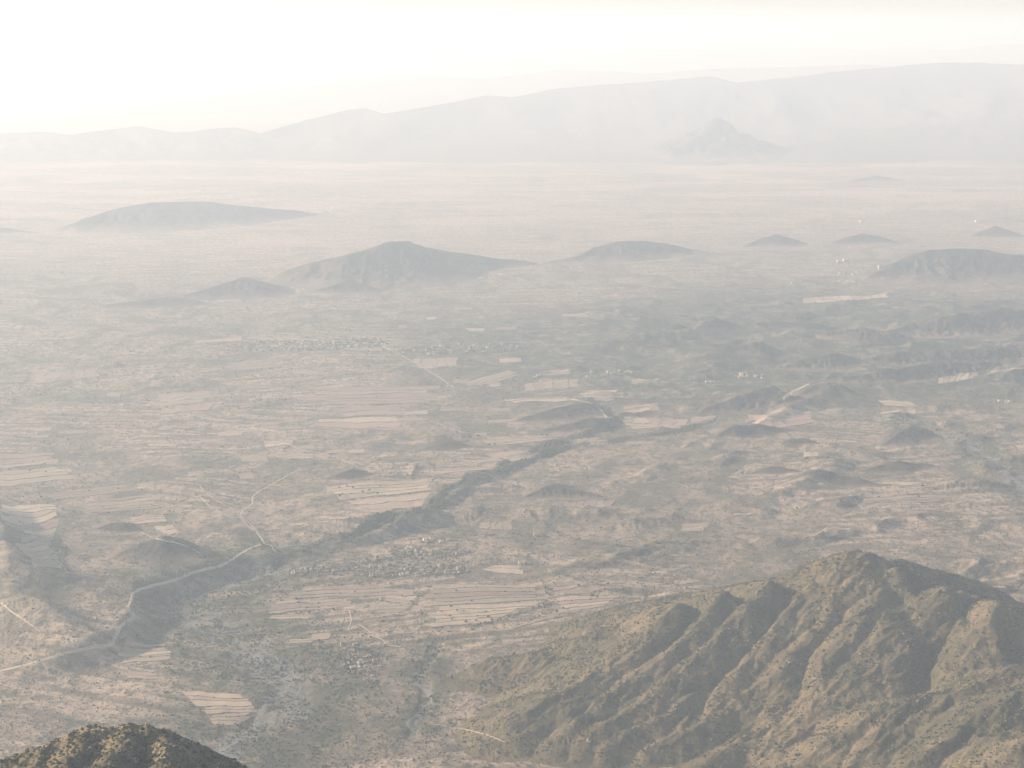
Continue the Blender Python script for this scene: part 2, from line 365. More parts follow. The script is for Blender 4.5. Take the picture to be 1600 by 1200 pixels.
def near_poly(x, y, pts, w, nz=.4, seed=3):
    d, _, _ = poly_dist(x + 26*fbm(x, y, 170, 3, 66), y + 26*fbm(x, y, 170, 3, 67), pts)
    return 1 - sstep(.5*w, w, d + nz*w*fbm(x, y, max(w, 40), 3, seed))
xr_, yr_ = GX.ravel(), GY.ravel()
veg = np.zeros(xr_.shape); bed = np.zeros(xr_.shape)
mnear = yr_ < 9000
xx, yy = xr_[mnear], yr_[mnear]
veg[mnear] = np.maximum.reduce([.75*near_poly(xx, yy, BED, 260), .95*near_poly(xx, yy, BED3, 36), .8*near_poly(xx, yy, BED4, 28), .6*near_poly(xx, yy, BED2, 70),
                                1.0*near_poly(xx, yy, BADLANDS, 1700), .5*near_poly(xx, yy, WASH, 160)])
bed[mnear] = np.maximum.reduce([.7*near_poly(xx, yy, BED, 60, .9), .5*near_poly(xx, yy, BED2, 14), .4*near_poly(xx, yy, BED3, 14), .6*near_poly(xx, yy, WASH, 40, .8)])
ground = grid_object('ground', GX, GY, GZ, M_GROUND, attrs={'veg': veg, 'bed': bed, 'sand': sstep(6500, 12500, yr_ + 2500*fbm(xr_, yr_, 5000, 4, 93))})
tag(ground, 'hazy dry plain of pinkish soil and scattered scrub', kind='structure')

def bil(Z, fi, fj):
    fi = np.clip(fi, 0, Z.shape[0]-1.001); fj = np.clip(fj, 0, Z.shape[1]-1.001)
    i = fi.astype(int); j = fj.astype(int); a = fi-i; b = fj-j
    return (Z[i, j]*(1-b)+Z[i, j+1]*b)*(1-a) + (Z[i+1, j]*(1-b)+Z[i+1, j+1]*b)*a
def ground_z(x, y):
    x = np.asarray(x, float); y = np.asarray(y, float)
    return bil(GZ, np.interp(y, yrow, np.arange(len(yrow))), np.interp(x/np.maximum(y, 1), tx, np.arange(len(tx))))

# ------------------------------------------------------------------ hills as their own bodies
PATCHES = []
def patch(name, label, x0, x1, y0, y1, res, resy, fn, mat, sink=1.0):
    gx = np.arange(x0, x1+res, res); gy = np.arange(y0, y1+resy, resy)
    X, Y = np.meshgrid(gx, gy)
    base = ground_z(X.ravel(), Y.ravel()).reshape(X.shape)
    H = fn(X.ravel(), Y.ravel()).reshape(X.shape)
    Z = base + H - sink
    ft = 1 - sstep(.0, .28, H/max(1.0, H.max()) + .12*fbm(X.ravel(), Y.ravel(), 60+.02*y0, 3, 44).reshape(X.shape))
    o = grid_object(name, X, Y, Z, mat, keep=H > .35*sink, attrs={'foot': ft*(0 if mat is M_MOUNT else .45), 'sand': ft*sstep(6500, 12500, Y)})
    tag(o, label, kind='structure')
    PATCHES.append((x0, y0, res, resy, Z, H > sink))
    return o
for i, (name, label, spec, k, rough) in enumerate(HILLS):
    P = crest3d(spec, min(.55, k*1.3))
    w = max(p[3] for p in P)*1.5
    x0, x1 = min(p[0] for p in P)-w, max(p[0] for p in P)+w
    y0, y1 = min(p[1] for p in P)-w, max(p[1] for p in P)+w
    res = max(2.2, np.mean([p[1] for p in P])/1422*1.35)
    patch(name, label, x0, x1, y0, y1, res, res*1.25, lambda x, y, P=P, i=i, rough=rough: hill_height(x, y, P, 100+17*i, rough), M_HILL, sink=.8)

# tent-shaped mountains: spur crests given as (column, row, distance)
def tents(lines):
    return [[at_range(u, v, y) for u, v, y in L] for L in lines]
def tent_height(x, y, T, slope, seed, warp, lam, back=None):
    wx = x + warp*fbm(x, y, lam, 3, seed); wy = y + warp*fbm(x, y, lam, 3, seed+7)
    best = np.full(x.shape, -1e9)
    for L in T:
        for i in range(len(L)-1):
            d, s, e = poly_dist(wx, wy, [L[i], L[i+1]])
            dd = np.sqrt(d*d + 36) - 6
            sx_, sy_ = L[i+1][0]-L[i][0], L[i+1][1]-L[i][1]; ln = math.hypot(sx_, sy_)+1e-9
            f = np.clip((sx_*(wy-L[i][1])-sy_*(wx-L[i][0]))/(ln*np.maximum(d, .5)), -1, 1)   # which flank, smooth round the ends
            c = e[0] - slope*(1.07 + .23*f)*dd
            best = np.maximum(best, c)
    return best

def front(v): return 2830 - 1.28*(v-857)
def sp(pts, off=0.0): return [(u, v, front(v)+off) for u, v in pts]
MT = tents([
 [(640,1082,2740),(700,1062,2770),(780,1035,2778),(860,1011,2785),(930,984,2795),(1000,960,2810),(1060,941,2822),(1130,921,2835),(1200,902,2835),(1240,890,2832),(1285,870,2832),(1310,862,2830),(1340,857,2830),(1365,864,2828),(1400,881,2815),(1435,902,2790),(1480,913,2765),(1540,930,2740),(1620,952,2720),(1760,960,2700)],
 [(1385,877,2900),(1412,877,2960),(1470,890,3010),(1530,907,3020),(1600,940,2990),(1700,990,2960)],
 sp([(1200,902),(1165,945),(1120,990),(1075,1030),(1020,1075),(965,1115),(915,1150)], 2) + [(860,1180,2445)],
 sp([(1060,941),(1010,985),(950,1030),(880,1075),(800,1118)], 10) + [(745,1140,2530),(700,1150,2560)],
 sp([(1130,921),(1090,968),(1040,1010),(980,1055),(930,1100),(880,1135)], 5) + [(820,1165,2480)],
 sp([(1273,905),(1233,943),(1193,987),(1150,1030),(1109,1067),(1066,1090),(1010,1125),(950,1160)]) + [(900,1190,2430)],
 sp([(1310,900),(1285,940),(1239,1013),(1200,1050),(1156,1087),(1110,1115),(1066,1137),(1010,1170)]) + [(960,1205,2410)],
 sp([(1345,880),(1386,930),(1345,965),(1309,993),(1279,1027),(1262,1065),(1240,1100),(1199,1137),(1150,1170)]) + [(1100,1205,2405)],
 sp([(1400,885),(1433,933),(1419,987),(1366,1027),(1330,1055),(1299,1077),(1246,1110),(1176,1140),(1100,1185)], -15) + [(1050,1215,2390)],
 sp([(1480,913),(1500,950),(1489,1013),(1486,1067),(1470,1085)], -45),
 sp([(1560,935),(1543,965),(1560,1010),(1570,1045)], -80),
 [(1720,1000,2480),(1640,1030,2455),(1579,1042,2440),(1530,1060,2428),(1483,1077,2416),(1419,1087,2408),(1366,1107,2395),(1299,1147,2365),(1226,1197,2330),(1170,1235,2300)],
 [(1419,1087,2408),(1370,1140,2340),(1330,1190,2290),(1290,1240,2250)],
 [(1483,1077,2416),(1450,1120,2340),(1400,1180,2270),(1370,1230,2220)],
 [(1720,1040,2330),(1600,1072,2330),(1533,1110,2290),(1459,1167,2240),(1416,1197,2210),(1380,1235,2180)],
 [(1700,1120,2190),(1600,1150,2170),(1550,1190,2140),(1500,1240,2110)],
 [(1720,1000,2480),(1740,1040,2330),(1740,1120,2190),(1760,1240,2050)],
])
def gl(pts, off=0.0): return [at_range(u, v, front(v)+off)[:2] for u, v in pts]
GULLIES = [(gl([(1232,928),(1205,960),(1165,1008),(1128,1042),(1090,1070)]), 12, 26), (gl([(1285,940),(1268,975),(1225,1010),(1190,1040)]), 13, 24),
 (gl([(1350,935),(1315,972),(1285,1005),(1258,1045),(1245,1090),(1220,1125)]), 20, 32), (gl([(1145,1022),(1118,1055),(1096,1090),(1050,1120)]), 14, 26),
 (gl([(1395,960),(1356,1000),(1325,1040),(1300,1060)], -10), 14, 26), (gl([(1510,940),(1485,975),(1455,1018),(1443,1062),(1425,1085)], -45), 24, 40),
 (gl([(1205,1075),(1190,1102),(1172,1130),(1130,1160)]), 11, 22), (gl([(1580,960),(1592,1005),(1605,1035)], -85), 16, 30),
 ([at_range(u, v, y)[:2] for u, v, y in [(1462,1090,2395),(1430,1125,2330),(1400,1160,2290),(1380,1200,2250)]], 18, 26),
 ([at_range(u, v, y)[:2] for u, v, y in [(1362,1115,2380),(1330,1155,2335),(1312,1195,2300)]], 16, 24),
 ([at_range(u, v, y)[:2] for u, v, y in [(1560,1085,2300),(1500,1130,2250),(1460,1185,2200)]], 16, 24),
 (gl([(1310,1112),(1270,1140),(1230,1160)], -40), 14, 24), (gl([(1020,975),(960,1020),(900,1062),(840,1095)]), 9, 22), (gl([(1090,950),(1040,998),(985,1040)]), 10, 22)]
def mount_fn(x, y):
    T = tent_height(x, y, MT, .58, 201, 15, 110)
    al = -.83*x - .56*y; ac = .56*x - .83*y + 14*fbm(x, y, 120, 2, 222)
    gul = ridged(ac, al*.15, 46, 2, 215, .5)
    T -= 4.5*np.clip(1-ridged(ac + 6*fbm(x, y, 40, 2, 226), al*.35, 21, 2, 225), 0, 1)*sstep(5, 40, T)
    T += 3.0*fbm(x, y, 70, 4, 210) - 6.5*np.clip(1-gul, 0, 1)*sstep(5, 60, T) + 1.3*fbm(x, y, 9, 3, 219) - 2
    gx_, gy_ = x + 10*fbm(x, y, 60, 3, 231), y + 10*fbm(x, y, 60, 3, 232)
    for pts, dp, w in GULLIES:
        P = np.array(pts); m = (x > P[:, 0].min()-90) & (x < P[:, 0].max()+90) & (y > P[:, 1].min()-90) & (y < P[:, 1].max()+90)
        n = len(pts); d, _, e = poly_dist(gx_[m], gy_[m], [(*p, min(1, .35+.5*min(i, n-1-i))) for i, p in enumerate(pts)])
        T[m] -= dp*e[0]*np.clip(1 - d/w, 0, 1)**1.2
    # a flaring foot instead of a knife edge
    return np.where(T > 0, T, 0) + 7*np.exp(np.minimum(T, 0)/14.) - 3
mountain = patch('mountain', 'near brown mountain with gullied spurs and scrub at lower right', -280, 1180, 1950, 3200, 2.3, 2.6, mount_fn, M_MOUNT, sink=1.0)

NT = tents([
 [(-140,1240,1090),(-40,1205,1120),(30,1188,1130),(70,1170,1140),(105,1153,1146),(140,1143,1150),(165,1146,1146),(200,1138,1150),(225,1139,1150),(255,1146,1150),(300,1167,1148),(340,1190,1150),(390,1220,1160)],
 [(140,1143,1150),(120,1180,1095),(90,1215,1050)],
 [(200,1138,1150),(180,1180,1085),(150,1230,1030)],
 [(255,1146,1150),(260,1195,1080),(250,1240,1020)],
 [(70,1170,1140),(40,1215,1080)],
])
def knoll_fn(x, y):
    T = tent_height(x, y, NT, .72, 301, 7, 40)
    return T + 3.5*fbm(x, y, 22, 4, 310) - 4*(1-ridged(x, y, 17, 3, 315)) + 1.2*fbm(x, y, 4.5, 2, 319) + 3.5
def knoll_patch():
    x0, x1, y0, y1 = -620, -60, 880, 1330; res = 1.3
    gx = np.arange(x0, x1, res); gy = np.arange(y0, y1, res*1.2); X, Y = np.meshgrid(gx, gy)
    Z = knoll_fn(X.ravel(), Y.ravel()).reshape(X.shape)
    wxs = np.concatenate([np.linspace(-1900, x0, 60)[:-1], gx, np.linspace(gx[-1], 1000, 55)[1:]])     # the flanks run on down to the plain
    wys = np.concatenate([np.linspace(60, y0, 45)[:-1], gy, np.linspace(gy[-1], 2350, 50)[1:]])
    WX, WY = np.meshgrid(wxs, wys); WZ = knoll_fn(WX.ravel(), WY.ravel()).reshape(WX.shape)
    o = grid_object('hilltop', WX, WY, np.maximum(WZ, -30), M_MOUNT, keep=WZ > -10, attrs={'veg': np.zeros(WX.size)})
    tag(o, 'near dark scrubby hilltop with pale rocks at lower left', kind='structure')
    PATCHES.append((x0, y0, res, res*1.2, Z, np.ones(Z.shape, bool)))
knoll_patch()

def top_z(x, y):
    x = np.asarray(x, float); y = np.asarray(y, float)
    z = ground_z(x, y)
    for x0, y0, rx, ry, Z, K in PATCHES:
        fi = (y-y0)/ry; fj = (x-x0)/rx
        m = (fi > 0) & (fi < Z.shape[0]-1) & (fj > 0) & (fj < Z.shape[1]-1)
        if m.any():
            z[m] = np.maximum(z[m], bil(Z, fi[m], fj[m]))
    return z
def drop(u, v):
    """first point of the land seen at these photo coordinates (arrays)"""
    u = np.atleast_1d(np.asarray(u, float)); v = np.atleast_1d(np.asarray(v, float))
    dx, dy, dz = ray(u, v); lo = np.full(u.shape, 900.)
    y = lo.copy(); done = np.zeros(u.shape, bool)
    for s in range(420):
        z = CAM_H + dz/dy*y; g = top_z(dx/dy*y, y)
        hit = z <= g; done |= hit
        gap = np.maximum(z-g, 0)
        step = np.maximum(2.0, .45*gap/np.maximum(.05, -dz/dy + .6))
        y = np.where(done, y, y+step)
        if done.all(): break
    return dx/dy*y, y, top_z(dx/dy*y, y)

# ------------------------------------------------------------------ far mountain ranges
def far_range(name, label, sil, foot, k, seed, amp, mat, jag=.07, xpad=1.0):
    us = np.linspace(sil[0][0], sil[-1][0], 460)
    vsil = np.interp(us, [s[0] for s in sil], [s[1] for s in sil])
    vft = np.interp(us, [s[0] for s in foot], [s[1] for s in foot])
    nr = 110; t = np.linspace(0, 1.7, nr)             # 0 front foot, 1 crest, 1.7 back
    X = np.zeros((nr, len(us))); Y = X.copy(); ZC = X.copy(); W = X.copy()
    for j, (x, y, z, w) in enumerate(crest3d(list(zip(us, vsil, vft)), k)):
        kx = x/y; yy = y - 1.5*w*(1-t)
        Y[:, j] = yy; X[:, j] = x + kx*.9*(yy-y); ZC[:, j] = max(z, 3); W[:, j] = w
    wm = float(W.mean())
    uj = np.linspace(0, 1, len(us))
    ZC = ZC*(1 + jag*fbm(X.ravel(), Y.ravel()*.2, wm*.6, 5, seed+3).reshape(X.shape))
    q = np.abs(1-t)[:, None] + .22*fbm(X.ravel(), Y.ravel(), wm*.8, 3, seed+5).reshape(X.shape)*np.clip(4*np.abs(1-t)*(1-np.abs(1-t)), 0, 1)[:, None]
    q = np.clip(q, 0, 1); prof = (1-q)**1.7
    rg = ridged(X.ravel(), Y.ravel()*.55, wm*.5, 5, seed).reshape(X.shape)
    Z = ZC*prof*(1 - amp*np.clip(1-rg, 0, 1)*np.clip(4*q*(1-q), 0, 1)) + ZC*.06*fbm(X.ravel(), Y.ravel(), wm*.3, 4, seed+9).reshape(X.shape)*np.clip(4*q*(1-q), 0, 1)
    Z += ground_z(X.ravel(), Y.ravel()).reshape(X.shape) - 6
    o = grid_object(name, X, Y, Z, mat, attrs={'veg': np.zeros(X.size)})
    return tag(o, label, kind='structure')
FOOT = [(-300,252),(0,250),(400,246),(900,240),(1250,238),(1450,233),(1600,236),(1900,236)]
far_range('mountain_range', 'pale grey wall of mountains behind the far plain, highest at right',
  [(380,216),(440,198),(480,187),(540,172),(570,168),(600,177),(650,169),(700,160),(760,147),(800,150),(870,136),(940,131),(1000,128),(1090,120),(1110,118),(1150,128),(1250,118),(1350,108),(1440,100),(1530,95),(1600,98),(1900,96)],
  FOOT, .2, 400, .5, M_RANGE)
far_range('mountain_range', 'low grey hills along the far edge of the plain at left',
  [(-300,210),(-100,212),(0,207),(60,205),(110,210),(180,200),(215,197),(270,207),(300,205),(330,200),(370,198),(400,206),(430,214),(500,225),(600,236)],
  FOOT, .2, 415, .45, M_RANGE)
far_range('mountain_range', 'faint middle ridge between the grey wall and the skyline',
  [(60,178),(200,168),(300,156),(420,142),(520,128),(640,118),(760,122),(880,108),(1000,112),(1200,104),(1500,100),(1700,100)],
  [(-300,175),(1900,175)], .16, 422, .45, M_RANGE)
far_range('mountain_range', 'faintest mountain skyline at the top right below the sky',
  [(250,86),(300,80),(450,85),(550,75),(600,72),(650,76),(720,78),(800,82),(840,77),(870,70),(900,75),(970,80),(1040,77),(1100,73),(1150,66),(1200,68),(1240,75),(1280,72),(1350,78),(1420,71),(1460,77),(1500,76),(1560,68),(1600,68),(1850,70)],
  [(-300,142),(1900,142)], .16, 430, .45, M_RANGE, .02)
far_range('mountain_range', 'almost vanished mountain skyline at the top left below the sky',
  [(-250,72),(0,68),(40,63),(80,55),(120,64),(160,60),(210,53),(250,60),(300,70),(380,78),(480,90),(600,100)],
  [(-300,142),(1900,142)], .16, 460, .45, M_RANGE, .02)

# ------------------------------------------------------------------ tracks
def flat_mat(name, a, b, lam=8.0, rnd=0.0, bump=0.0):
    m, nt, bs = new_mat(name)
    geo = nd(nt, 'ShaderNodeNewGeometry').outputs['Position']
    n = noise(nt, geo, lam, 4, .6)
    c = mixc(nt, ramp(nt, n, [(.35, 0.), (.65, 1.)]), a, b)
    if rnd:
        oi = nd(nt, 'ShaderNodeObjectInfo').outputs['Random']
        hs = nd(nt, 'ShaderNodeHueSaturation'); nt.links.new(c, hs.inputs['Color'])
        nt.links.new(mth(nt, 'ADD', mth(nt, 'MULTIPLY', oi, 2*rnd), 1-rnd), hs.inputs['Value'])
        nt.links.new(mth(nt, 'ADD', mth(nt, 'MULTIPLY', oi, .03), .485), hs.inputs['Hue'])
        c = hs.outputs[0]
    nt.links.new(c, bs.inputs['Base Color'])
    if bump:
        b_ = nd(nt, 'ShaderNodeBump'); b_.inputs['Distance'].default_value = bump
        nt.links.new(n, b_.inputs['Height']); nt.links.new(b_.outputs[0], bs.inputs['Normal'])
    return m
M_TRACK = flat_mat('track_dust', (.52, .42, .315), (.42, .34, .255), 14)
M_FIELD = flat_mat('field_stubble', (.41, .31, .226), (.34, .258, .188), 22, .14)
M_FIELDF = flat_mat('field_tilled', (.325, .248, .183), (.265, .205, .152), 22, .14)
M_BUND = flat_mat('stone_bund', (.30, .24, .18), (.17, .145, .105), 9)
M_BEDSAND = flat_mat('stream_gravel', (.25, .235, .21), (.18, .17, .15), 16)

def mesh_obj(name, verts, faces, mat, parent=None, smooth=False):
    me = bpy.data.meshes.new(name); me.from_pydata([tuple(map(float, v)) for v in verts], [], faces); me.update()
    if smooth: me.polygons.foreach_set('use_smooth', [True]*len(me.polygons))
    if mat: me.materials.append(mat)
    o = bpy.data.objects.new(name, me); COL.objects.link(o)
    if parent: o.parent = parent
    return o
def catmull(pts, n=6):
    P = np.array([pts[0]]+list(pts)+[pts[-1]], float); out = []
    for i in range(1, len(P)-2):
        for t in np.linspace(0, 1, n, endpoint=False):
            a, b, c, d = P[i-1], P[i], P[i+1], P[i+2]
            out.append(.5*((2*b)+(c-a)*t+(2*a-5*b+4*c-d)*t*t+(3*b-a-3*c+d)*t**3))
    out.append(P[-2]); return np.array(out)
def ribbon(name, label, pts, width, mat, lift=.5, wob=.25, kind='structure', seed=0):
    q = catmull(pts)
    x, y, _ = drop(q[:, 0], q[:, 1])
    w2 = np.stack([x, y], 1)
    L = np.concatenate([[0], np.cumsum(np.hypot(*np.diff(w2, axis=0).T))])
    n = max(6, int(L[-1]/6)); s = np.linspace(0, L[-1], n)
    x = np.interp(s, L, x); y = np.interp(s, L, y)
    x = x + 2.0*fbm(x, y, 45, 2, 400+seed); 
    tx_, ty_ = np.gradient(x), np.gradient(y); l = np.hypot(tx_, ty_)+1e-9
    nx_, ny_ = -ty_/l, tx_/l
    wd = width*(1+wob*fbm(s, s*0+seed, 40, 3, 77))
    rows = []
    for f in (-.5, -.17, .17, .5):
        px, py = x+nx_*wd*f, y+ny_*wd*f
        rows.append(np.stack([px, py, top_z(px, py)+lift-(.25 if abs(f) == .5 else 0)], 1))
    V = np.stack(rows, 1).reshape(-1, 3)
    F = [(i*4+k, i*4+k+1, i*4+4+k+1, i*4+4+k) for i in range(n-1) for k in range(3)]
    o = mesh_obj(name, V, F, mat, smooth=True)
    return tag(o, label, kind=kind)

ROADS = [
 ('dirt_road', 'pale dirt road winding along the plateau edge above the river flats', [(-40,1060),(0,1049),(50,1037),(100,1022),(150,1011),(174,1008),(180,995),(190,978),(204,967),(209,960),(200,951),(205,938),(209,927),(225,919),(270,908),(300,896),(345,884),(372,868),(395,855),(414,850)], 7.5),
 ('dirt_road', 'pale zigzag track climbing from the road junction to the upper plain', [(414,850),(400,832),(384,818),(377,808),(379,798),(393,788),(396,775),(410,765),(425,757),(440,748),(455,740),(470,731)], 4.6),
 ('dirt_road', 'second pale strand of the track beside the junction', [(414,849),(398,826),(386,815),(377,808)], 3.6),
 ('dirt_road', 'forked pale track left of the road junction', [(377,808),(362,809),(350,803),(338,796),(343,793),(328,791),(320,783),(312,777),(298,775)], 3.8),
 ('dirt_road', 'faint pale track running to the upper left from the junction', [(375,806),(362,795),(340,783),(325,773),(312,759)], 3.2),
 ('dirt_road', 'short pale track dropping from the junction to the stream', [(414,850),(424,853),(428,860),(436,865),(441,869)], 4.5),
 ('dirt_road', 'pale track crossing the lower left corner', [(-20,930),(2,943),(20,957),(45,974),(62,987)], 3.0),
 ('footpath', 'pale path from the fields down to the lower hamlet', [(590,925),(592,940),(560,948),(546,952),(549,968),(545,985),(560,976),(580,990),(598,1001),(605,1008),(622,1010),(635,1016)], 3.0),
 ('footpath', 'thin straight pale path at the foot of the near mountain', [(672,1131),(700,1136),(735,1142),(770,1153),(790,1160)], 1.8),
 ('footpath', 'pale field path curling past the shaded dome', [(221,832),(240,841),(262,846),(280,850),(300,858),(314,866)], 4.0),
 ('footpath', 'thin pale path left of the shaded dome', [(95,860),(85,870),(100,885),(108,895),(150,897),(190,899)], 2.6),
 ('dirt_road', 'pale track between the far town and the small walled plots', [(598,541),(620,552),(645,565),(665,577),(690,592),(705,603),(720,608)], 5.0),
 ('dirt_road', 'pale track edging the dark whaleback hill', [(880,622),(905,626),(928,632),(940,642),(948,652)], 9.0),
 ('dirt_road', 'pale track climbing between the blue wedge and cone', [(1222,624),(1235,614),(1252,606),(1264,600)], 12.0),
 ('footpath', 'short pale path on the right plain', [(1328,773),(1336,780),(1340,788),(1349,793)], 3.5),
 ('footpath', 'pale curved path on the scrubby right plain', [(1240,796),(1270,797),(1295,801),(1310,806)], 3.0),
 ('footpath', 'faint path right of the bare plain', [(1050,754),(1062,757),(1075,761)], 4.0),
 ('dirt_road', 'thin pale track above the stubble fields', [(455,695),(470,703),(495,707),(520,713),(545,723),(560,730)], 3.6),
 ('footpath', 'thin path above the pale field plots', [(682,660),(700,668),(722,676),(735,688)], 4.0),
]
for i, (n, l, p, w) in enumerate(ROADS):
    ribbon(n, l, p, w, M_TRACK, seed=i)
BEDS = [
 ('stream_bed', 'pale gravel stream bed right of the lower hamlet', [(645,1052),(658,1060),(655,1072),(668,1080),(672,1095),(664,1108),(652,1118),(640,1130),(645,1142)], 11),
 ('stream_bed', 'grey braided channel on the lower left river flats', [(345,1175),(380,1150),(398,1135),(410,1110),(440,1085),(452,1062),(430,1040),(395,1022),(372,1002),(350,985),(330,968)], 14),
 ('stream_bed', 'thin grey side channel on the river flats', [(470,1120),(462,1095),(470,1070),(455,1048),(430,1030),(400,1010)], 7),
 ('stream_bed', 'pale dry wash curving down the right edge', [(1625,775),(1588,752),(1560,727),(1540,712),(1515,697),(1495,688),(1470,680)], 20),
]
for i, (n, l, p, w) in enumerate(BEDS):
    ribbon(n, l, p, w, M_BEDSAND, lift=.4, wob=.9, seed=50+i)

# ------------------------------------------------------------------ terraced fields
FIELDQ = []
EDGEPTS = []
def field(label, quad, n, mat=None, cross=False, gap=.06, bund=True, seed=0):
    """quad: top left, top right, bottom right, bottom left in photo coordinates; n strips from top to bottom (or left to right)"""
    q = np.array(quad, float)
    if cross: q = q[[3, 0, 1, 2]]
    x, y, z = drop(q[:, 0], q[:, 1])
    C = np.stack([x, y], 1); FIELDQ.append(C)
    root = bpy.data.objects.new('field', None); COL.objects.link(root)
    tag(root, label, kind='structure')
    root.location = (C[:, 0].mean(), C[:, 1].mean(), float(top_z(C[:, 0].mean(keepdims=True), C[:, 1].mean(keepdims=True))[0]))
    org = np.array(root.location)
    r_ = np.random.default_rng(500+seed)
    cuts = np.cumsum(r_.uniform(.6, 1.4, n)); cuts = np.concatenate([[0], cuts/cuts[-1]])
    nu = 22
    us = np.linspace(0, 1, nu)
    bend = [min(.5/n, .22)*fbm(us*2.2, us*0+i*1.7+seed, 1., 3, 5) for i in range(n+1)]
    ends = [(r_.uniform(0, .13), 1-r_.uniform(0, .15)) for _ in range(n)]
    def pt(u, t):
        top = C[0][None]*(1-u[:, None])+C[1][None]*u[:, None]; bot = C[3][None]*(1-u[:, None])+C[2][None]*u[:, None]
        return top*(1-t[:, None])+bot*t[:, None]
    for i in range(n):
        g = gap*(cuts[i+1]-cuts[i])
        u = ends[i][0] + us*(ends[i][1]-ends[i][0])
        rows = []
        for f in (0, .33, .66, 1):
            t = (cuts[i]+bend[i]+g*.5)*(1-f) + (cuts[i+1]+bend[i+1]-g*.5)*f
            p = pt(u, t); zz = top_z(p[:, 0], p[:, 1])
            rows.append(np.column_stack([p, zz + .45 + .4*f]))
        low = rows[-1].copy(); low[:, 2] -= 2.4; low[:, 1] -= .3
        rows.append(low)
        V = np.stack(rows, 1).reshape(-1, 3) - org
        k = len(rows)
        F = [(a*k+b, a*k+b+1, a*k+k+b+1, a*k+k+b) for a in range(nu-1) for b in range(k-1)]
        mesh_obj('terrace', V, F, mat or M_FIELD, root)
        EDGEPTS.append(rows[-1][:, :2])
        if bund:
            p = rows[-2]; d = np.gradient(p[:, :2], axis=0); d /= np.linalg.norm(d, axis=1)[:, None]+1e-9
            nn = np.column_stack([-d[:, 1], d[:, 0]]); br = []
            hh = .15+.45*r_.random(nu)
            for off, dz in ((-.9, -.6), (-.35, 1), (.35, 1), (.9, -.6)):
                br.append(np.column_stack([p[:, :2]+nn*off, p[:, 2]+np.where(dz > 0, hh, dz)]))
            V = np.stack(br, 1).reshape(-1, 3) - org
            F = [(a*4+b, a*4+b+1, a*4+4+b+1, a*4+4+b) for a in range(nu-1) for b in range(3)]
            mesh_obj('bund', V, F, M_BUND, root)
    return root
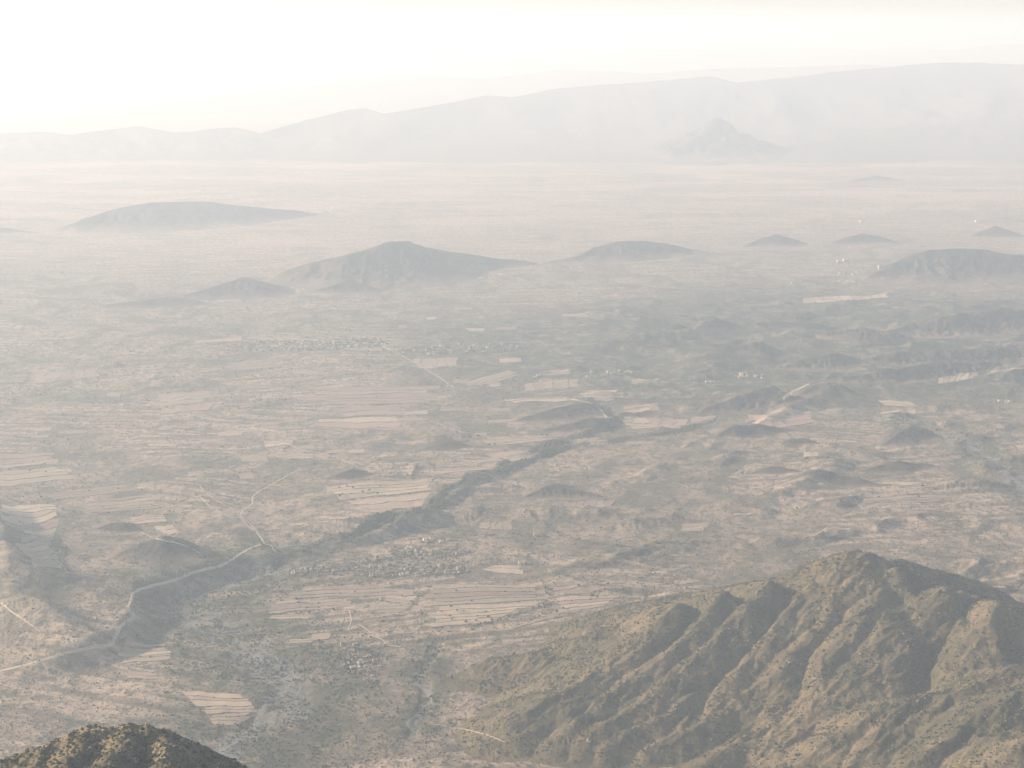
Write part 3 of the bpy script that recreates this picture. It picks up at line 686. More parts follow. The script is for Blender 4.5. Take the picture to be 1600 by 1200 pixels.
FIELDS = [
 ('broad pale strip field dotted with trees below the main village', [(655,914),(845,913),(856,936),(660,948)], 5, M_FIELDF, False),
 ('pale tree dotted field above the slanting hedge', [(662,950),(852,940),(770,972),(668,982)], 5, M_FIELD, False),
 ('tan stubble field with a rounded right end beside the mountain foot', [(862,914),(988,908),(982,923),(866,932)], 3, M_FIELDF, False),
 ('warm tan field narrowing towards the dark gully', [(858,936),(972,930),(950,947),(868,960)], 4, M_FIELD, False),
 ('pale wedge field above the mountain foot', [(846,962),(925,951),(860,968),(800,984)], 4, M_FIELD, False),
 ('pinkish stubble field beside the scarp foot', [(186,1008),(262,1012),(284,1030),(180,1038)], 4, M_FIELD, False),
 ('small pale strip above the pinkish stubble field', [(195,1000),(262,1004),(264,1009),(190,1007)], 1, M_FIELD, False),
 ('small tan clearing below the pinkish stubble field', [(195,1047),(250,1054),(245,1062),(200,1060)], 2, M_FIELD, False),
 ('ribbed terraces with a pale right rim at lower left', [(272,1078),(392,1086),(404,1114),(325,1118)], 5, M_FIELD, False),
 ('lowest narrow terraces above the river bend', [(325,1118),(404,1114),(368,1136),(330,1132)], 3, M_FIELDF, False),
 ('long strip field just below the village', [(470,920),(590,914),(640,930),(440,936)], 3, M_FIELDF, False),
 ('pale rectangle field below the village houses', [(592,922),(650,920),(652,945),(604,940)], 3, M_FIELD, False),
 ('strip fields left of the field path to the hamlet', [(430,940),(540,936),(540,950),(410,960)], 3, M_FIELDF, False),
 ('tree dotted stubble field above the stream', [(505,762),(690,748),(672,766),(520,782)], 4, M_FIELD, False),
 ('smooth stubble field at the stream bend', [(535,783),(690,768),(662,798),(560,800)], 3, M_FIELD, False),
 ('bright stubble strip under the wooded knoll', [(700,724),(790,712),(800,718),(690,732)], 2, M_FIELD, False),
 ('bright stubble strip pointing at the stream', [(685,733),(790,728),(770,736),(670,742)], 2, M_FIELD, False),
 ('pale field in the stream bend right of the knoll', [(752,709),(820,704),(838,712),(796,724)], 2, M_FIELD, False),
 ('long tan field above the stream bend', [(745,685),(890,680),(880,690),(760,698)], 3, M_FIELD, False),
 ('rounded tan field between the stream arms', [(925,688),(950,687),(952,693),(920,697)], 1, M_FIELD, False),
 ('pale strip field left of the whaleback hill', [(785,625),(880,621),(890,626),(795,631)], 2, M_FIELD, False),
 ('pale field patch at the head of the dry river', [(900,615),(970,613),(985,620),(905,622)], 2, M_FIELD, False),
 ('pale terraces right of the dry river', [(965,634),(1030,630),(1035,640),(970,645)], 2, M_FIELD, False),
 ('curved pale terraces below the shaded wedge', [(975,650),(1080,654),(1075,668),(975,660)], 5, M_FIELD, True),
 ('tan field below the curved terraces', [(970,660),(1075,664),(1070,672),(980,670)], 2, M_FIELD, False),
 ('tan field at the foot of the shaded wedge', [(1080,652),(1120,650),(1115,658),(1078,664)], 2, M_FIELD, False),
 ('wide tan field below the blue cone', [(1160,648),(1270,642),(1295,658),(1170,668)], 4, M_FIELD, False),
 ('thin tan strips on the right plain', [(1370,626),(1425,628),(1450,634),(1380,634)], 2, M_FIELD, False),
 ('second thin tan strip on the right plain', [(1375,644),(1450,642),(1450,646),(1370,650)], 1, M_FIELD, False),
 ('bright terraces cut by dark walls under the long ridge', [(1468,588),(1530,580),(1520,592),(1466,600)], 6, M_FIELD, True),
 ('bright sliver of terraces at the right edge', [(1545,580),(1600,574),(1598,578),(1545,585)], 3, M_FIELD, True),
 ('wide faint field in the middle of the plain', [(490,655),(640,652),(632,668),(482,668)], 2, M_FIELD, False),
 ('smooth tan field above the wide faint field', [(520,638),(640,632),(640,650),(525,651)], 2, M_FIELDF, False),
 ('grey tilled strips in the middle of the plain', [(480,608),(690,604),(690,630),(490,632)], 5, M_FIELDF, False),
 ('small plots split by pale walls near the far town', [(645,560),(715,558),(714,572),(655,578)], 6, M_FIELDF, True),
 ('sloping grey plots right of the small walled plots', [(720,600),(800,578),(815,586),(750,604)], 4, M_FIELDF, False),
 ('pale plots beside the far white houses', [(820,600),(905,592),(905,604),(820,612)], 5, M_FIELDF, True),
 ('upper left bank of long grey strips', [(70,772),(205,756),(215,766),(75,782)], 4, M_FIELDF, False),
 ('long grey strips beside the field track at left', [(120,786),(250,770),(262,792),(130,802)], 5, M_FIELDF, False),
 ('pale strips right of the small shaded dome', [(200,810),(265,804),(270,814),(205,818)], 3, M_FIELD, False),
 ('tan strip stack below the pale strips', [(240,824),(275,820),(278,834),(255,836)], 2, M_FIELD, False),
 ('pale strip fields at the left edge', [(-10,786),(85,788),(100,805),(-5,812)], 4, M_FIELD, False),
 ('tan strips beside the dark left slope', [(30,814),(100,808),(88,842),(28,846)], 4, M_FIELDF, False),
 ('ladder of narrow strips beside the dark left slope', [(22,850),(80,846),(98,888),(50,892)], 6, M_FIELD, False),
 ('grey strips at the left edge of the upper plain', [(-10,712),(90,708),(95,722),(-10,732)], 3, M_FIELDF, False),
 ('grey tilled bank at the left edge', [(-10,736),(100,728),(120,748),(-10,762)], 3, M_FIELDF, False),
 ('faint strip bank in the hazy left plain', [(240,618),(340,610),(330,628),(235,636)], 3, M_FIELDF, False),
 ('pale crescent field in the hazy left plain', [(265,636),(350,626),(335,640),(270,645)], 1, M_FIELD, False),
 ('pink field plots at the hazy left edge', [(60,582),(150,574),(154,588),(50,600)], 5, M_FIELDF, True),
 ('pale field above the far town', [(300,532),(380,526),(378,533),(300,537)], 1, M_FIELD, False),
 ('pale flats between the far town and the plain strips', [(350,568),(420,562),(450,572),(360,580)], 3, M_FIELDF, False),
 ('hazy pink strips below the large right hill', [(1250,465),(1385,458),(1388,466),(1255,475)], 9, M_FIELD, True),
 ('pale field beside the white building below the stream', [(770,884),(820,884),(818,898),(740,890)], 2, M_FIELD, False),
 ('walled strips under the dark pointed hill', [(862,784),(960,780),(955,793),(868,795)], 6, M_FIELDF, True),
 ('small pale fields beside the stream woods', [(750,818),(800,812),(800,830),(748,826)], 4, M_FIELDF, True),
 ('pale clearing right of the stream woods', [(1060,820),(1110,816),(1105,830),(1062,832)], 3, M_FIELDF, False),
 ('ploughed strips on the right plain', [(1330,775),(1480,772),(1480,784),(1340,788)], 4, M_FIELDF, False),
]
for i, (l, qd, n, m, cr) in enumerate(FIELDS):
    field(l, qd, n, m, cr, seed=i)

rp = random.Random(77)
for (u0, u1, v0, v1, n, label) in [(0,470,575,745,26,'small faint strip plot on the hazy left plain'),(440,720,575,735,14,'small faint strip plot on the middle plain'),
      (730,1010,560,700,14,'small tan plot along the upper stream'),(1100,1500,632,835,16,'small tan plot on the dry right plain'),(560,900,440,520,10,'small hazy plot above the far town'),(420,640,905,1000,8,'small tan plot near the large village')]:
    for k in range(n):
        u, v = rp.uniform(u0, u1), rp.uniform(v0, v1); sc_ = (v-180)/500.; w, h_ = rp.uniform(18, 60)*sc_**.5, rp.uniform(3.5, 9)*sc_
        t = rp.uniform(-.10, .03)*w; sk = rp.uniform(-.15, .15)*w
        o = field(label, [(u, v), (u+w, v+t), (u+w*rp.uniform(.8, 1.1)+sk, v+h_+t), (u+sk, v+h_)], rp.choice([1, 2, 2, 3]), rp.choice([M_FIELDF, M_FIELDF, M_FIELD]), False, bund=rp.random() < .5, seed=300+k+int(u0))
        o['group'] = label.replace('small', 'the', 1) + 's'
def in_fields(x, y):
    r = np.zeros(x.shape, bool)
    for C in FIELDQ:
        m = (x > C[:, 0].min()) & (x < C[:, 0].max()) & (y > C[:, 1].min()) & (y < C[:, 1].max())
        if not m.any(): continue
        xs, ys = x[m], y[m]; ins = np.zeros(xs.shape, bool); j = 3
        for i in range(4):
            xi, yi = C[i]; xj, yj = C[j]
            ins ^= ((yi > ys) != (yj > ys)) & (xs < (xj-xi)*(ys-yi)/(yj-yi+1e-12)+xi); j = i
        r[m] |= ins
    return r

# ------------------------------------------------------------------ houses
M_MUD = flat_mat('mud_wall', (.46, .36, .26), (.34, .265, .195), 3, .2)
M_WHITE = flat_mat('white_wall', (.70, .61, .48), (.56, .48, .37), 3, .08)
M_ROOFM = flat_mat('earth_roof', (.30, .25, .20), (.22, .19, .155), 3, .2)
M_TIN = flat_mat('tin_roof', (.30, .265, .225), (.23, .205, .175), 3, .15)
M_DARK = flat_mat('dark_opening', (.03, .028, .025), (.045, .04, .035), 2)
M_YARD = flat_mat('yard_wall_stone', (.34, .28, .22), (.24, .20, .16), 3, .2)

def quadbox(x0, x1, y0, y1, z0, z1, top=True):
    v = [(x0,y0,z0),(x1,y0,z0),(x1,y1,z0),(x0,y1,z0),(x0,y0,z1),(x1,y0,z1),(x1,y1,z1),(x0,y1,z1)]
    f = [(0,1,5,4),(1,2,6,5),(2,3,7,6),(3,0,4,7)] + ([(4,5,6,7)] if top else [])
    return v, f
def join(parts):
    V, F = [], []
    for v, f in parts:
        n = len(V); V += v; F += [tuple(i+n for i in q) for q in f]
    return V, F
def parapet_block(x0, x1, y0, y1, h, t=.4, p=.7):
    """walls with an open parapet: outer skin, rim and inner skin down to the roof slab"""
    o = [(x0,y0),(x1,y0),(x1,y1),(x0,y1)]; i = [(x0+t,y0+t),(x1-t,y0+t),(x1-t,y1-t),(x0+t,y1-t)]
    v = [(a,b,-1.2) for a,b in o]+[(a,b,h+p) for a,b in o]+[(a,b,h+p) for a,b in i]+[(a,b,h) for a,b in i]
    f = []
    for k in range(4):
        j = (k+1) % 4
        f += [(k,j,4+j,4+k),(4+k,4+j,8+j,8+k),(8+k,8+j,12+j,12+k)]
    return v, f
def slab(x0, x1, y0, y1, h, t=.4):
    return [(x0+t,y0+t,h),(x1-t,y0+t,h),(x1-t,y1-t,h),(x0+t,y1-t,h)], [(0,1,2,3)]
def gable(x0, x1, y0, y1, h, r, ov=.4):
    xm = (y0+y1)/2
    v = [(x0-ov,y0-ov,h-.1),(x1+ov,y0-ov,h-.1),(x1+ov,xm,h+r),(x0-ov,xm,h+r),(x0-ov,y1+ov,h-.1),(x1+ov,y1+ov,h-.1)]
    v += [(a,b,c-.15) for a,b,c in v]
    f = [(0,1,2,3),(3,2,5,4),(7,6,9,8),(8,9,10,11),(0,3,9,6),(3,4,10,9),(1,7,8,2),(2,8,11,5),(0,6,7,1),(4,5,11,10)]
    return v, f
def house_meshes(kind):
    """dict part name -> list of (verts, faces)"""
    d = {}
    if kind == 'block':
        d['wall'] = [parapet_block(-5,5,-3.5,3.5,3.4)]; d['roof'] = [slab(-5,5,-3.5,3.5,3.4)]
        blocks = [(-5,5,-3.5,3.5,3.4)]
    elif kind == 'ell':
        d['wall'] = [parapet_block(-6,6,-3,3,3.2), parapet_block(2.02,6.02,-8,-3.02,3.0)]
        d['roof'] = [slab(-6,6,-3,3,3.2), slab(2.02,6.02,-8,-3.02,3.0)]
    elif kind == 'tower':
        d['wall'] = [parapet_block(-5,5,-4,4,3.3), parapet_block(-4.8,.2,-1.5,3.8,6.4)]
        d['roof'] = [slab(-5,5,-4,4,3.3), slab(-4.8,.2,-1.5,3.8,6.4)]
    else:
        g = quadbox(-6,6,-3,3,-1.2,3,False)
        v = list(g[0]); f = list(g[1]); n = len(v); v += [(-6,0,4.6),(6,0,4.6)]; f += [(4,7,n),(5,n+1,6)]
        d['wall'] = [(v, f)]; d['roof'] = [gable(-6,6,-3,3,3.05,1.7)]
    fy = {'block': -3.5, 'ell': -3.0, 'tower': -4.0, 'gable': -3.0}[kind]
    d['door'] = [quadbox(-1.6,-.5,fy-.06,fy+.1,0,2.1)]
    d['window'] = [[quadbox(-4.0,-3.0,fy-.06,fy+.1,1.0,2.1)], [quadbox(.6,1.5,fy-.06,fy+.1,1.0,2.1)]]
    return d
HM = {}
def hm(kind, part, mat, which=None):
    key = (kind, part, mat.name, which)
    if key not in HM:
        src = house_meshes(kind)[part]
        if which is not None: src = src[which]
        V, F = join(src)
        me = bpy.data.meshes.new(part); me.from_pydata(V, [], F); me.update(); me.materials.append(mat); HM[key] = me
    return HM[key]
def link(name, me, parent=None):
    o = bpy.data.objects.new(name, me); COL.objects.link(o); o.parent = parent; return o
def yard_mesh(i):
    key = ('yard', i)
    if key not in HM:
        r_ = random.Random(i); w, d0 = r_.uniform(7, 11), r_.uniform(8, 13); t = .45; h = 1.6
        V, F = join([quadbox(-w,-w+t,-d0,-3.6,-1.4,h), quadbox(w-t,w,-d0,-3.6,-1.4,h), quadbox(-w+t,w*.1,-d0,-d0+t,-1.4,h), quadbox(w*.4,w-t,-d0,-d0+t,-1.4,h)])
        me = bpy.data.meshes.new('yard_wall'); me.from_pydata(V, [], F); me.update(); me.materials.append(M_YARD); HM[key] = me
    return HM[key]
def house(x, y, kind, white, scale, rz, label, group=None, detail=True, yard=None, name='house'):
    z = float(top_z(np.array([x]), np.array([y]))[0])
    wm = M_WHITE if white else M_MUD
    rm = M_TIN if kind == 'gable' else M_ROOFM
    if detail:
        root = bpy.data.objects.new(name, None); COL.objects.link(root)
        link('wall', hm(kind, 'wall', wm), root); link('roof', hm(kind, 'roof', rm), root); link('door', hm(kind, 'door', M_DARK), root)
        link('window', hm(kind, 'window', M_DARK, 0), root); link('window', hm(kind, 'window', M_DARK, 1), root)
        if yard is not None: link('yard_wall', yard_mesh(yard), root)
    else:
        key = (kind, 'all', white)
        if key not in HM:
            d = house_meshes(kind); V1, F1 = join(d['wall']); V2, F2 = join(d['roof'])
            me = bpy.data.meshes.new('house'); me.from_pydata(V1+V2, [], F1+[tuple(i+len(V1) for i in f) for f in F2]); me.update()
            me.materials.append(wm); me.materials.append(rm)
            for p in me.polygons[len(F1):]: p.material_index = 1
            HM[key] = me
        root = link(name, HM[key])
    root.location = (x, y, z+.3); root.rotation_euler = (0, 0, rz); root.scale = (scale, scale, scale*random.uniform(.9, 1.15))
    return tag(root, label, 'house', group)
KINDS = ['block', 'block', 'ell', 'tower', 'block', 'gable']
KIND_WORD = {'block': 'small flat roofed', 'ell': 'L shaped', 'tower': 'two storey', 'gable': 'tin roofed'}
def cluster(spots, label, group, mind, axis, whites=.25, detail=True, scale=(.75, 1.15), yards=.5, seed=0):
    r_ = random.Random(seed); placed = []
    U, V = [], []
    for (u, v, ru, rv, n, *_w) in spots:
        for _ in range(n*6):
            a = r_.uniform(0, 2*math.pi); q = math.sqrt(r_.random())
            U.append(u+ru*q*math.cos(a)); V.append(v+rv*q*math.sin(a))
    x, y, _ = drop(U, V); k = 0
    for (u, v, ru, rv, n, *wd) in spots:
        c = 0
        for j in range(n*6):
            px, py = x[k+j], y[k+j]
            if c < n and all((px-a)**2+(py-b)**2 > mind*mind for a, b in placed):
                placed.append((px, py)); c += 1
                wh = r_.random() < whites
                kd = r_.choice(KINDS)
                house(px, py, kd, wh, r_.uniform(*scale), axis+r_.uniform(-.2, .2)+r_.choice([0, math.pi/2, 0, -math.pi/2]),
                      ' '.join([KIND_WORD[kd], label[1 if wh else 0]] + wd), group, detail, r_.randrange(4) if r_.random() < yards else None)
        k += n*6
    return placed
VIL = []
VIL += cluster([(600,878,25,8,12,'near its left side'),(575,893,28,9,14,'at its left end'),(615,893,30,10,18,'along its front'),(655,888,35,11,18,'at its front right'),(690,892,30,9,11,'at its right corner'),(628,862,26,8,13,'towards its back'),(668,868,30,8,12,'right of its middle'),(680,845,22,4,7,'in its back row'),(705,862,30,6,8,'on its right fringe')],
        ('mud house of the large village,', 'whitewashed house of the large village,'), 'houses of the large village by the stream', 13, .15, .28, True, (.8, 1.35), .7, 1)
VIL += cluster([(490,890,22,6,9,'in its middle'),(520,897,16,4,4,'on its right'),(468,897,10,4,3,'on its left')],
        ('mud house of the cluster left of the village,', 'white house of the cluster left of the village,'), 'houses left of the large village', 13, .1, .25, True, (.8, 1.25), .6, 2)
VIL += cluster([(548,1012,20,7,6,'at its top'),(566,1030,22,10,12,'in its middle'),(578,1045,18,7,6,'on its lower right'),(572,1060,14,5,3,'at its bottom'),(545,1043,12,5,3,'on its left')],
        ('mud house of the small lower hamlet,', 'pale house of the small lower hamlet,'), 'houses of the lower hamlet', 11, .3, .2, True, (.7, 1.15), .7, 3)
cluster([(400,542,50,7,15,'at its left end'),(470,540,50,8,17,'left of its middle'),(530,536,45,8,15,'right of its middle'),(575,533,30,6,8,'at its right end')],
        ('earthen house of the hazy far town,', 'white house of the hazy far town,'), 'houses of the hazy far town', 20, .2, .4, False, (1.0, 1.5), 0, 4)
cluster([(600,552,40,5,6,'nearest the town'),(650,552,30,4,5,'above the walled plots'),(705,545,26,5,8,'in the middle'),(740,540,26,5,6,'right of the middle'),(785,542,26,5,6,'farthest from the town')],
        ('earthen house right of the far town,', 'white house right of the far town,'), 'houses right of the far town', 26, .2, .25, False, (.9, 1.3), 0, 5)
cluster([(1240,440,14,3,5),(1320,428,20,3,5),(1345,424,10,3,4),(1322,441,22,2,5)],
        ('house in the faint hamlet before the large right hill', 'white house in the faint hamlet before the large right hill'), 'houses before the large right hill', 30, .2, .12, False, (1.0, 1.5), 0, 6)
cluster([(1160,586,12,5,7),(1188,590,8,4,4)],
        ('ruined pale house above the shaded wedge hill', 'white house above the shaded wedge hill'), 'houses above the shaded wedge hill', 18, .2, .3, False, (.9, 1.3), 0, 7)
cluster([(955,583,10,2,3),(975,581,10,2,3),(985,581,5,2,1)],
        ('house in the thin row on the hazy middle plain', 'white house in the thin row on the hazy middle plain'), 'houses in the thin hazy row', 20, .2, .5, False, (1.0, 1.4), 0, 8)
cluster([(1570,627,12,2,4)],
        ('pale house in the group near the right edge', 'white house in the group near the right edge'), 'houses near the right edge', 18, .2, .5, True, (.9, 1.4), .5, 9)
SINGLES = [
 (815,881,'block',1.5,'long white building alone right of the large village'), (837,837,'tower',1.0,'tiny white house among the stream woods'),
 (605,1026,'tower',.85,'bright white cube house right of the lower hamlet'), (484,991,'block',.75,'lone white house left of the path to the hamlet'),
 (920,1160,'tower',.7,'lone white house at the foot of the near mountain'), (1105,598,'block',1.5,'left one of the bright white pair above the shaded wedge'),
 (1113,598,'block',1.6,'right one of the bright white pair above the shaded wedge'), (1311,409,'block',2.6,'left one of the far white pair at upper right'),
 (1321,408,'block',2.9,'right one of the far white pair at upper right'), (1112,657,'block',1.1,'lone white house on the tan field below the wedge'),
 (691,543,'tower',2.2,'brightest white house right of the far town'), (516,547,'block',2.6,'long white building at the front of the far town'),
 (532,545,'block',2.4,'second long white building at the front of the far town'), (474,528,'block',2.4,'white building behind the far town'),
 (841,588,'block',1.5,'left white house of the pair beyond the grey plots'), (835,590,'block',1.2,'pale house beside the pair beyond the grey plots'),
 (925,583,'tower',1.3,'small white house left of the thin hazy row'), (918,590,'tower',1.2,'small white house below the thin hazy row'),
 (205,549,'block',2.0,'small white house on the hazy left plain'), (125,482,'block',2.2,'faint white house on the far left plain'),
 (198,951,'tower',.6,'small white hut on the bend of the plateau road'), (1562,627,'block',1.3,'bright white house near the right edge'),
 (1375,419,'tower',2.0,'tiny white house at the foot of the large right hill'), (1347,347,'block',3.2,'tiny white house on the far plain'),
 (1527,347,'block',3.2,'tiny white house far away near the right edge'), (496,878,'block',.7,'pale house above the small left cluster'),
 (553,868,'block',.7,'pale house alone left of the large village'), (508,333,'block',4.0,'white speck of a building beside the far left hill'),
]
def building_mass(name, label, spots, n, mats, size, seed, low=False):
    """the smallest, farthest buildings and broken yard walls of a settlement, too many to pick apart"""
    x, y, _ = scatter_uv(spots, n, seed); z = top_z(x, y); r_ = random.Random(seed); V, F, MI = [], [], []
    for a, b, c in zip(x, y, z):
        w, d, h = r_.uniform(*size), r_.uniform(*size)*.7, r_.uniform(2.6, 4.5)
        if low: parts = [quadbox(-w, w, -.3, .3, -1, 1.5), quadbox(-.3, .3, .32, d, -1, 1.4)]
        else: parts = [parapet_block(-w/2, w/2, -d/2, d/2, h), slab(-w/2, w/2, -d/2, d/2, h)]
        t = r_.uniform(-.3, .5)+r_.choice([0, 1.57]); ct, st_ = math.cos(t), math.sin(t); v, f = join(parts); k = len(V)
        V += [(a+px*ct-py*st_, b+px*st_+py*ct, c+pz) for px, py, pz in v]; F += [tuple(i+k for i in q) for q in f]
        MI += [1 if r_.random() < .15 else 0]*len(f)
    o = mesh_obj(name, V, F, mats[0]); o.data.materials.append(mats[1]); o.data.polygons.foreach_set('material_index', MI)
    return tag(o, label, kind='stuff')
def scatter_uv(poly_spots, n, seed):
    r_ = random.Random(seed); U, V = [], []
    for u, v, ru, rv, w in poly_spots:
        for _ in range(int(n*w)):
            a = r_.uniform(0, 6.283); q = math.sqrt(r_.random()); U.append(u+ru*q*math.cos(a)); V.append(v+rv*q*math.sin(a))
    return drop(U, V)
building_mass('distant_houses', 'faint mass of smaller houses filling the hazy far town', [(430,541,85,8,.5),(540,536,65,8,.4),(705,546,90,6,.25)], 120, (M_MUD, M_WHITE), (8, 15), 61)
building_mass('yard_walls', 'broken stone yard walls between the houses of the villages', [(600,888,60,14,.35),(660,880,60,18,.4),(565,1033,32,26,.2),(492,892,32,8,.1)], 330, (M_YARD, M_YARD), (4, 9), 62, True)
sx, sy, _ = drop([s[0] for s in SINGLES], [s[1] for s in SINGLES])
for (u, v, kd, s, l), x, y in zip(SINGLES, sx, sy):
    house(x, y, kd, True, s, .12, l, None, y < 6000)

# ------------------------------------------------------------------ trees
M_BARK = flat_mat('bark', (.12, .095, .07), (.08, .065, .05), 1)
def leaf_mat(name, a, b):
    m, nt, bs = new_mat(name)
    oi = nd(nt, 'ShaderNodeObjectInfo').outputs['Random']
    geo = nd(nt, 'ShaderNodeNewGeometry').outputs['Position']
    f = mth(nt, 'ADD', mth(nt, 'MULTIPLY', oi, .6), mth(nt, 'MULTIPLY', noise(nt, geo, 1.5, 3, .6), .5))
    nt.links.new(mixc(nt, ramp(nt, f, [(.15, 0.), (.85, 1.)]), a, b), bs.inputs['Base Color'])
    return m
M_LEAF = leaf_mat('tree_leaf', (.055, .065, .038), (.10, .105, .06))
M_SCRUB = leaf_mat('scrub_leaf', (.065, .066, .045), (.15, .13, .088))
M_SCRUB2 = leaf_mat('mountain_scrub_leaf', (.036, .045, .021), (.082, .08, .04))
M_ROCK = leaf_mat('pale_rock', (.24, .19, .14), (.42, .34, .26))

def tree_meshes(i):
    r_ = random.Random(40+i); V, F = [], []
    def tube(p, q, ra, rb, k=5):
        n = len(V); p = np.array(p); q = np.array(q); d = q-p; d = d/np.linalg.norm(d)
        a = np.cross(d, (0.3, 1, .1)); a /= np.linalg.norm(a); b = np.cross(d, a)
        for c, rr in ((p, ra), (q, rb)):
            for j in range(k):
                t = 2*math.pi*j/k; V.append(tuple(c+rr*(math.cos(t)*a+math.sin(t)*b)))
        for j in range(k): F.append((n+j, n+(j+1) % k, n+k+(j+1) % k, n+k+j))
    tube((0,0,-.4), (0.1,0,1.8), .28, .2); tips = []
    for j in range(4):
        t = j*1.57+r_.uniform(-.4, .4); e = (1.5*math.cos(t), 1.5*math.sin(t), r_.uniform(2.8, 3.8))
        tube((.1,0,1.7), e, .15, .06); tips.append(e)
    tm = bpy.data.meshes.new('trunk'); tm.from_pydata(V, [], F); tm.update(); tm.materials.append(M_BARK)
    cV, cF = [], []
    blobs = [(t[0], t[1], t[2]+.2, r_.uniform(1.0, 1.5)) for t in tips]+[(r_.uniform(-.6,.6), r_.uniform(-.6,.6), 4.3, 1.4)]
    for bx, by, bz, br in blobs:               # leaf-sized faces scattered through each clump
        for _ in range(46):
            d = np.array([r_.gauss(0,1), r_.gauss(0,1), r_.gauss(0,.8)]); d /= np.linalg.norm(d)
            c = np.array([bx, by, bz])+d*br*r_.uniform(.55, 1.05)*np.array([1.15, 1.15, .8])
            s = r_.uniform(.3, .6); a = np.cross(d, [r_.gauss(0,1), r_.gauss(0,1), r_.gauss(0,1)]); a /= np.linalg.norm(a)+1e-9
            b = np.cross(d, a)+.4*d*r_.uniform(-1, 1); n = len(cV)
            cV += [tuple(c+s*a), tuple(c+s*.8*b), tuple(c-s*a), tuple(c-s*.8*b)]; cF.append((n, n+1, n+2, n+3))
    cm = bpy.data.meshes.new('crown'); cm.from_pydata(cV, [], cF); cm.update(); cm.materials.append(M_LEAF)
    return tm, cm
TM = [tree_meshes(i) for i in range(4)]
def tree(x, y, size, label, group):
    z = float(top_z(np.array([x]), np.array([y]))[0])
    root = bpy.data.objects.new('tree', None); COL.objects.link(root)
    tm, cm = random.choice(TM)
    link('trunk', tm, root); link('crown', cm, root)
    root.location = (x, y, z); root.rotation_euler = (0, 0, random.uniform(0, 6.28)); root.scale = (size, size, size*random.uniform(.85, 1.1))
    tag(root, label, 'tree', group)
TREES = {
 ('dark tree standing in the pale strip fields below the village', 'trees in the strip fields below the village'):
  ([(713,925),(737,941),(705,950),(714,956),(725,957),(703,965),(746,965),(744,972),(759,957),(763,966),(728,974),(680,970),(770,972),(706,970),(690,958),(660,962),(555,926),(628,932)], 1.25),
 ('dark tree standing in the tan fields beside the mountain foot', 'trees in the tan fields beside the mountain foot'):
  ([(904,917),(870,958),(880,952),(843,964),(936,962),(950,915),(925,912),(860,948),(893,940),(1000,950)], 1.3),
 ('dark tree in the stubble fields above the stream', 'trees in the stubble fields above the stream'):
  ([(530,764),(542,761),(552,764),(567,771),(590,773),(594,761),(598,738),(610,742),(637,745),(652,744),(677,752),(680,750),(531,777),(535,774),(740,766),(640,774),(676,774),(616,746),(622,744),(690,772),(721,757),(577,768)], 1.5),
 ('dark tree beside the long tan field above the stream bend', 'trees beside the long tan field'):
  ([(735,685),(747,683),(847,682),(855,682),(762,680),(773,697),(765,697),(832,722)], 1.6),
 ('dark tree among the strip fields at the left', 'trees among the left strip fields'):
  ([(47,737),(72,739),(95,734),(128,764),(65,779),(170,803),(228,821),(275,819),(115,801),(100,828),(52,821),(92,856),(185,765),(98,798),(35,787),(50,788),(265,800),(262,806),(285,812)], 1.4),
 ('dark tree standing alone on the bare right plain', 'lone trees on the right plain'):
  ([(1435,778),(1441,762),(920,793),(1150,738),(1160,742),(1131,713),(981,770),(1268,655),(1352,636),(1502,615),(1525,612),(1190,646),(1055,682),(1032,673),(939,827),(1245,796)], 1.7),
}
for (l, g), (pts, s) in TREES.items():
    x, y, _ = drop([p[0] for p in pts], [p[1] for p in pts])
    us_ = [p[0] for p in pts]; lo, hi = min(us_), max(us_)
    for a, b, u in zip(x, y, us_):
        q = random.random(); sz = 'small' if q < .4 else ('medium sized' if q < .75 else 'large'); t = (u-lo)/(hi-lo)
        tree(a, b, s*(.75+.5*q), f"{sz} {l}, " + ('to the left' if t < .34 else 'in the middle' if t < .67 else 'to the right'), g)
def place_trees(spots, n, seed, lo, hi, group):
    for i, (u, v, ru, rv, w, label) in enumerate(spots):
        x, y, _ = scatter_uv([(u, v, ru, rv, w)], n, seed*31+i)
        for a, b in zip(x, y):
            q = random.random(); sz = 'small' if q < .4 else ('medium' if q < .75 else 'large')
            tree(a, b, lo + (hi-lo)*q, sz + ' ' + label, group)
place_trees([(420,1150,80,45,.4,'dark tree on the lowest river flats'),(330,1020,60,50,.25,'dark tree on the flats beside the stubble field'),
  (480,1060,60,60,.25,'dark tree on the flats left of the lower hamlet'),(300,950,70,25,.1,'dark tree at the foot of the plateau scarp')], 90, 11, .65, 1.1, 'trees on the grey river flats')
place_trees([(590,885,50,18,.3,'dark tree among the left village houses'),(660,882,50,20,.4,'dark tree among the right village houses'),
  (560,1035,35,25,.3,'dark tree among the lower hamlet houses')], 90, 12, .75, 1.25, 'trees among the houses')

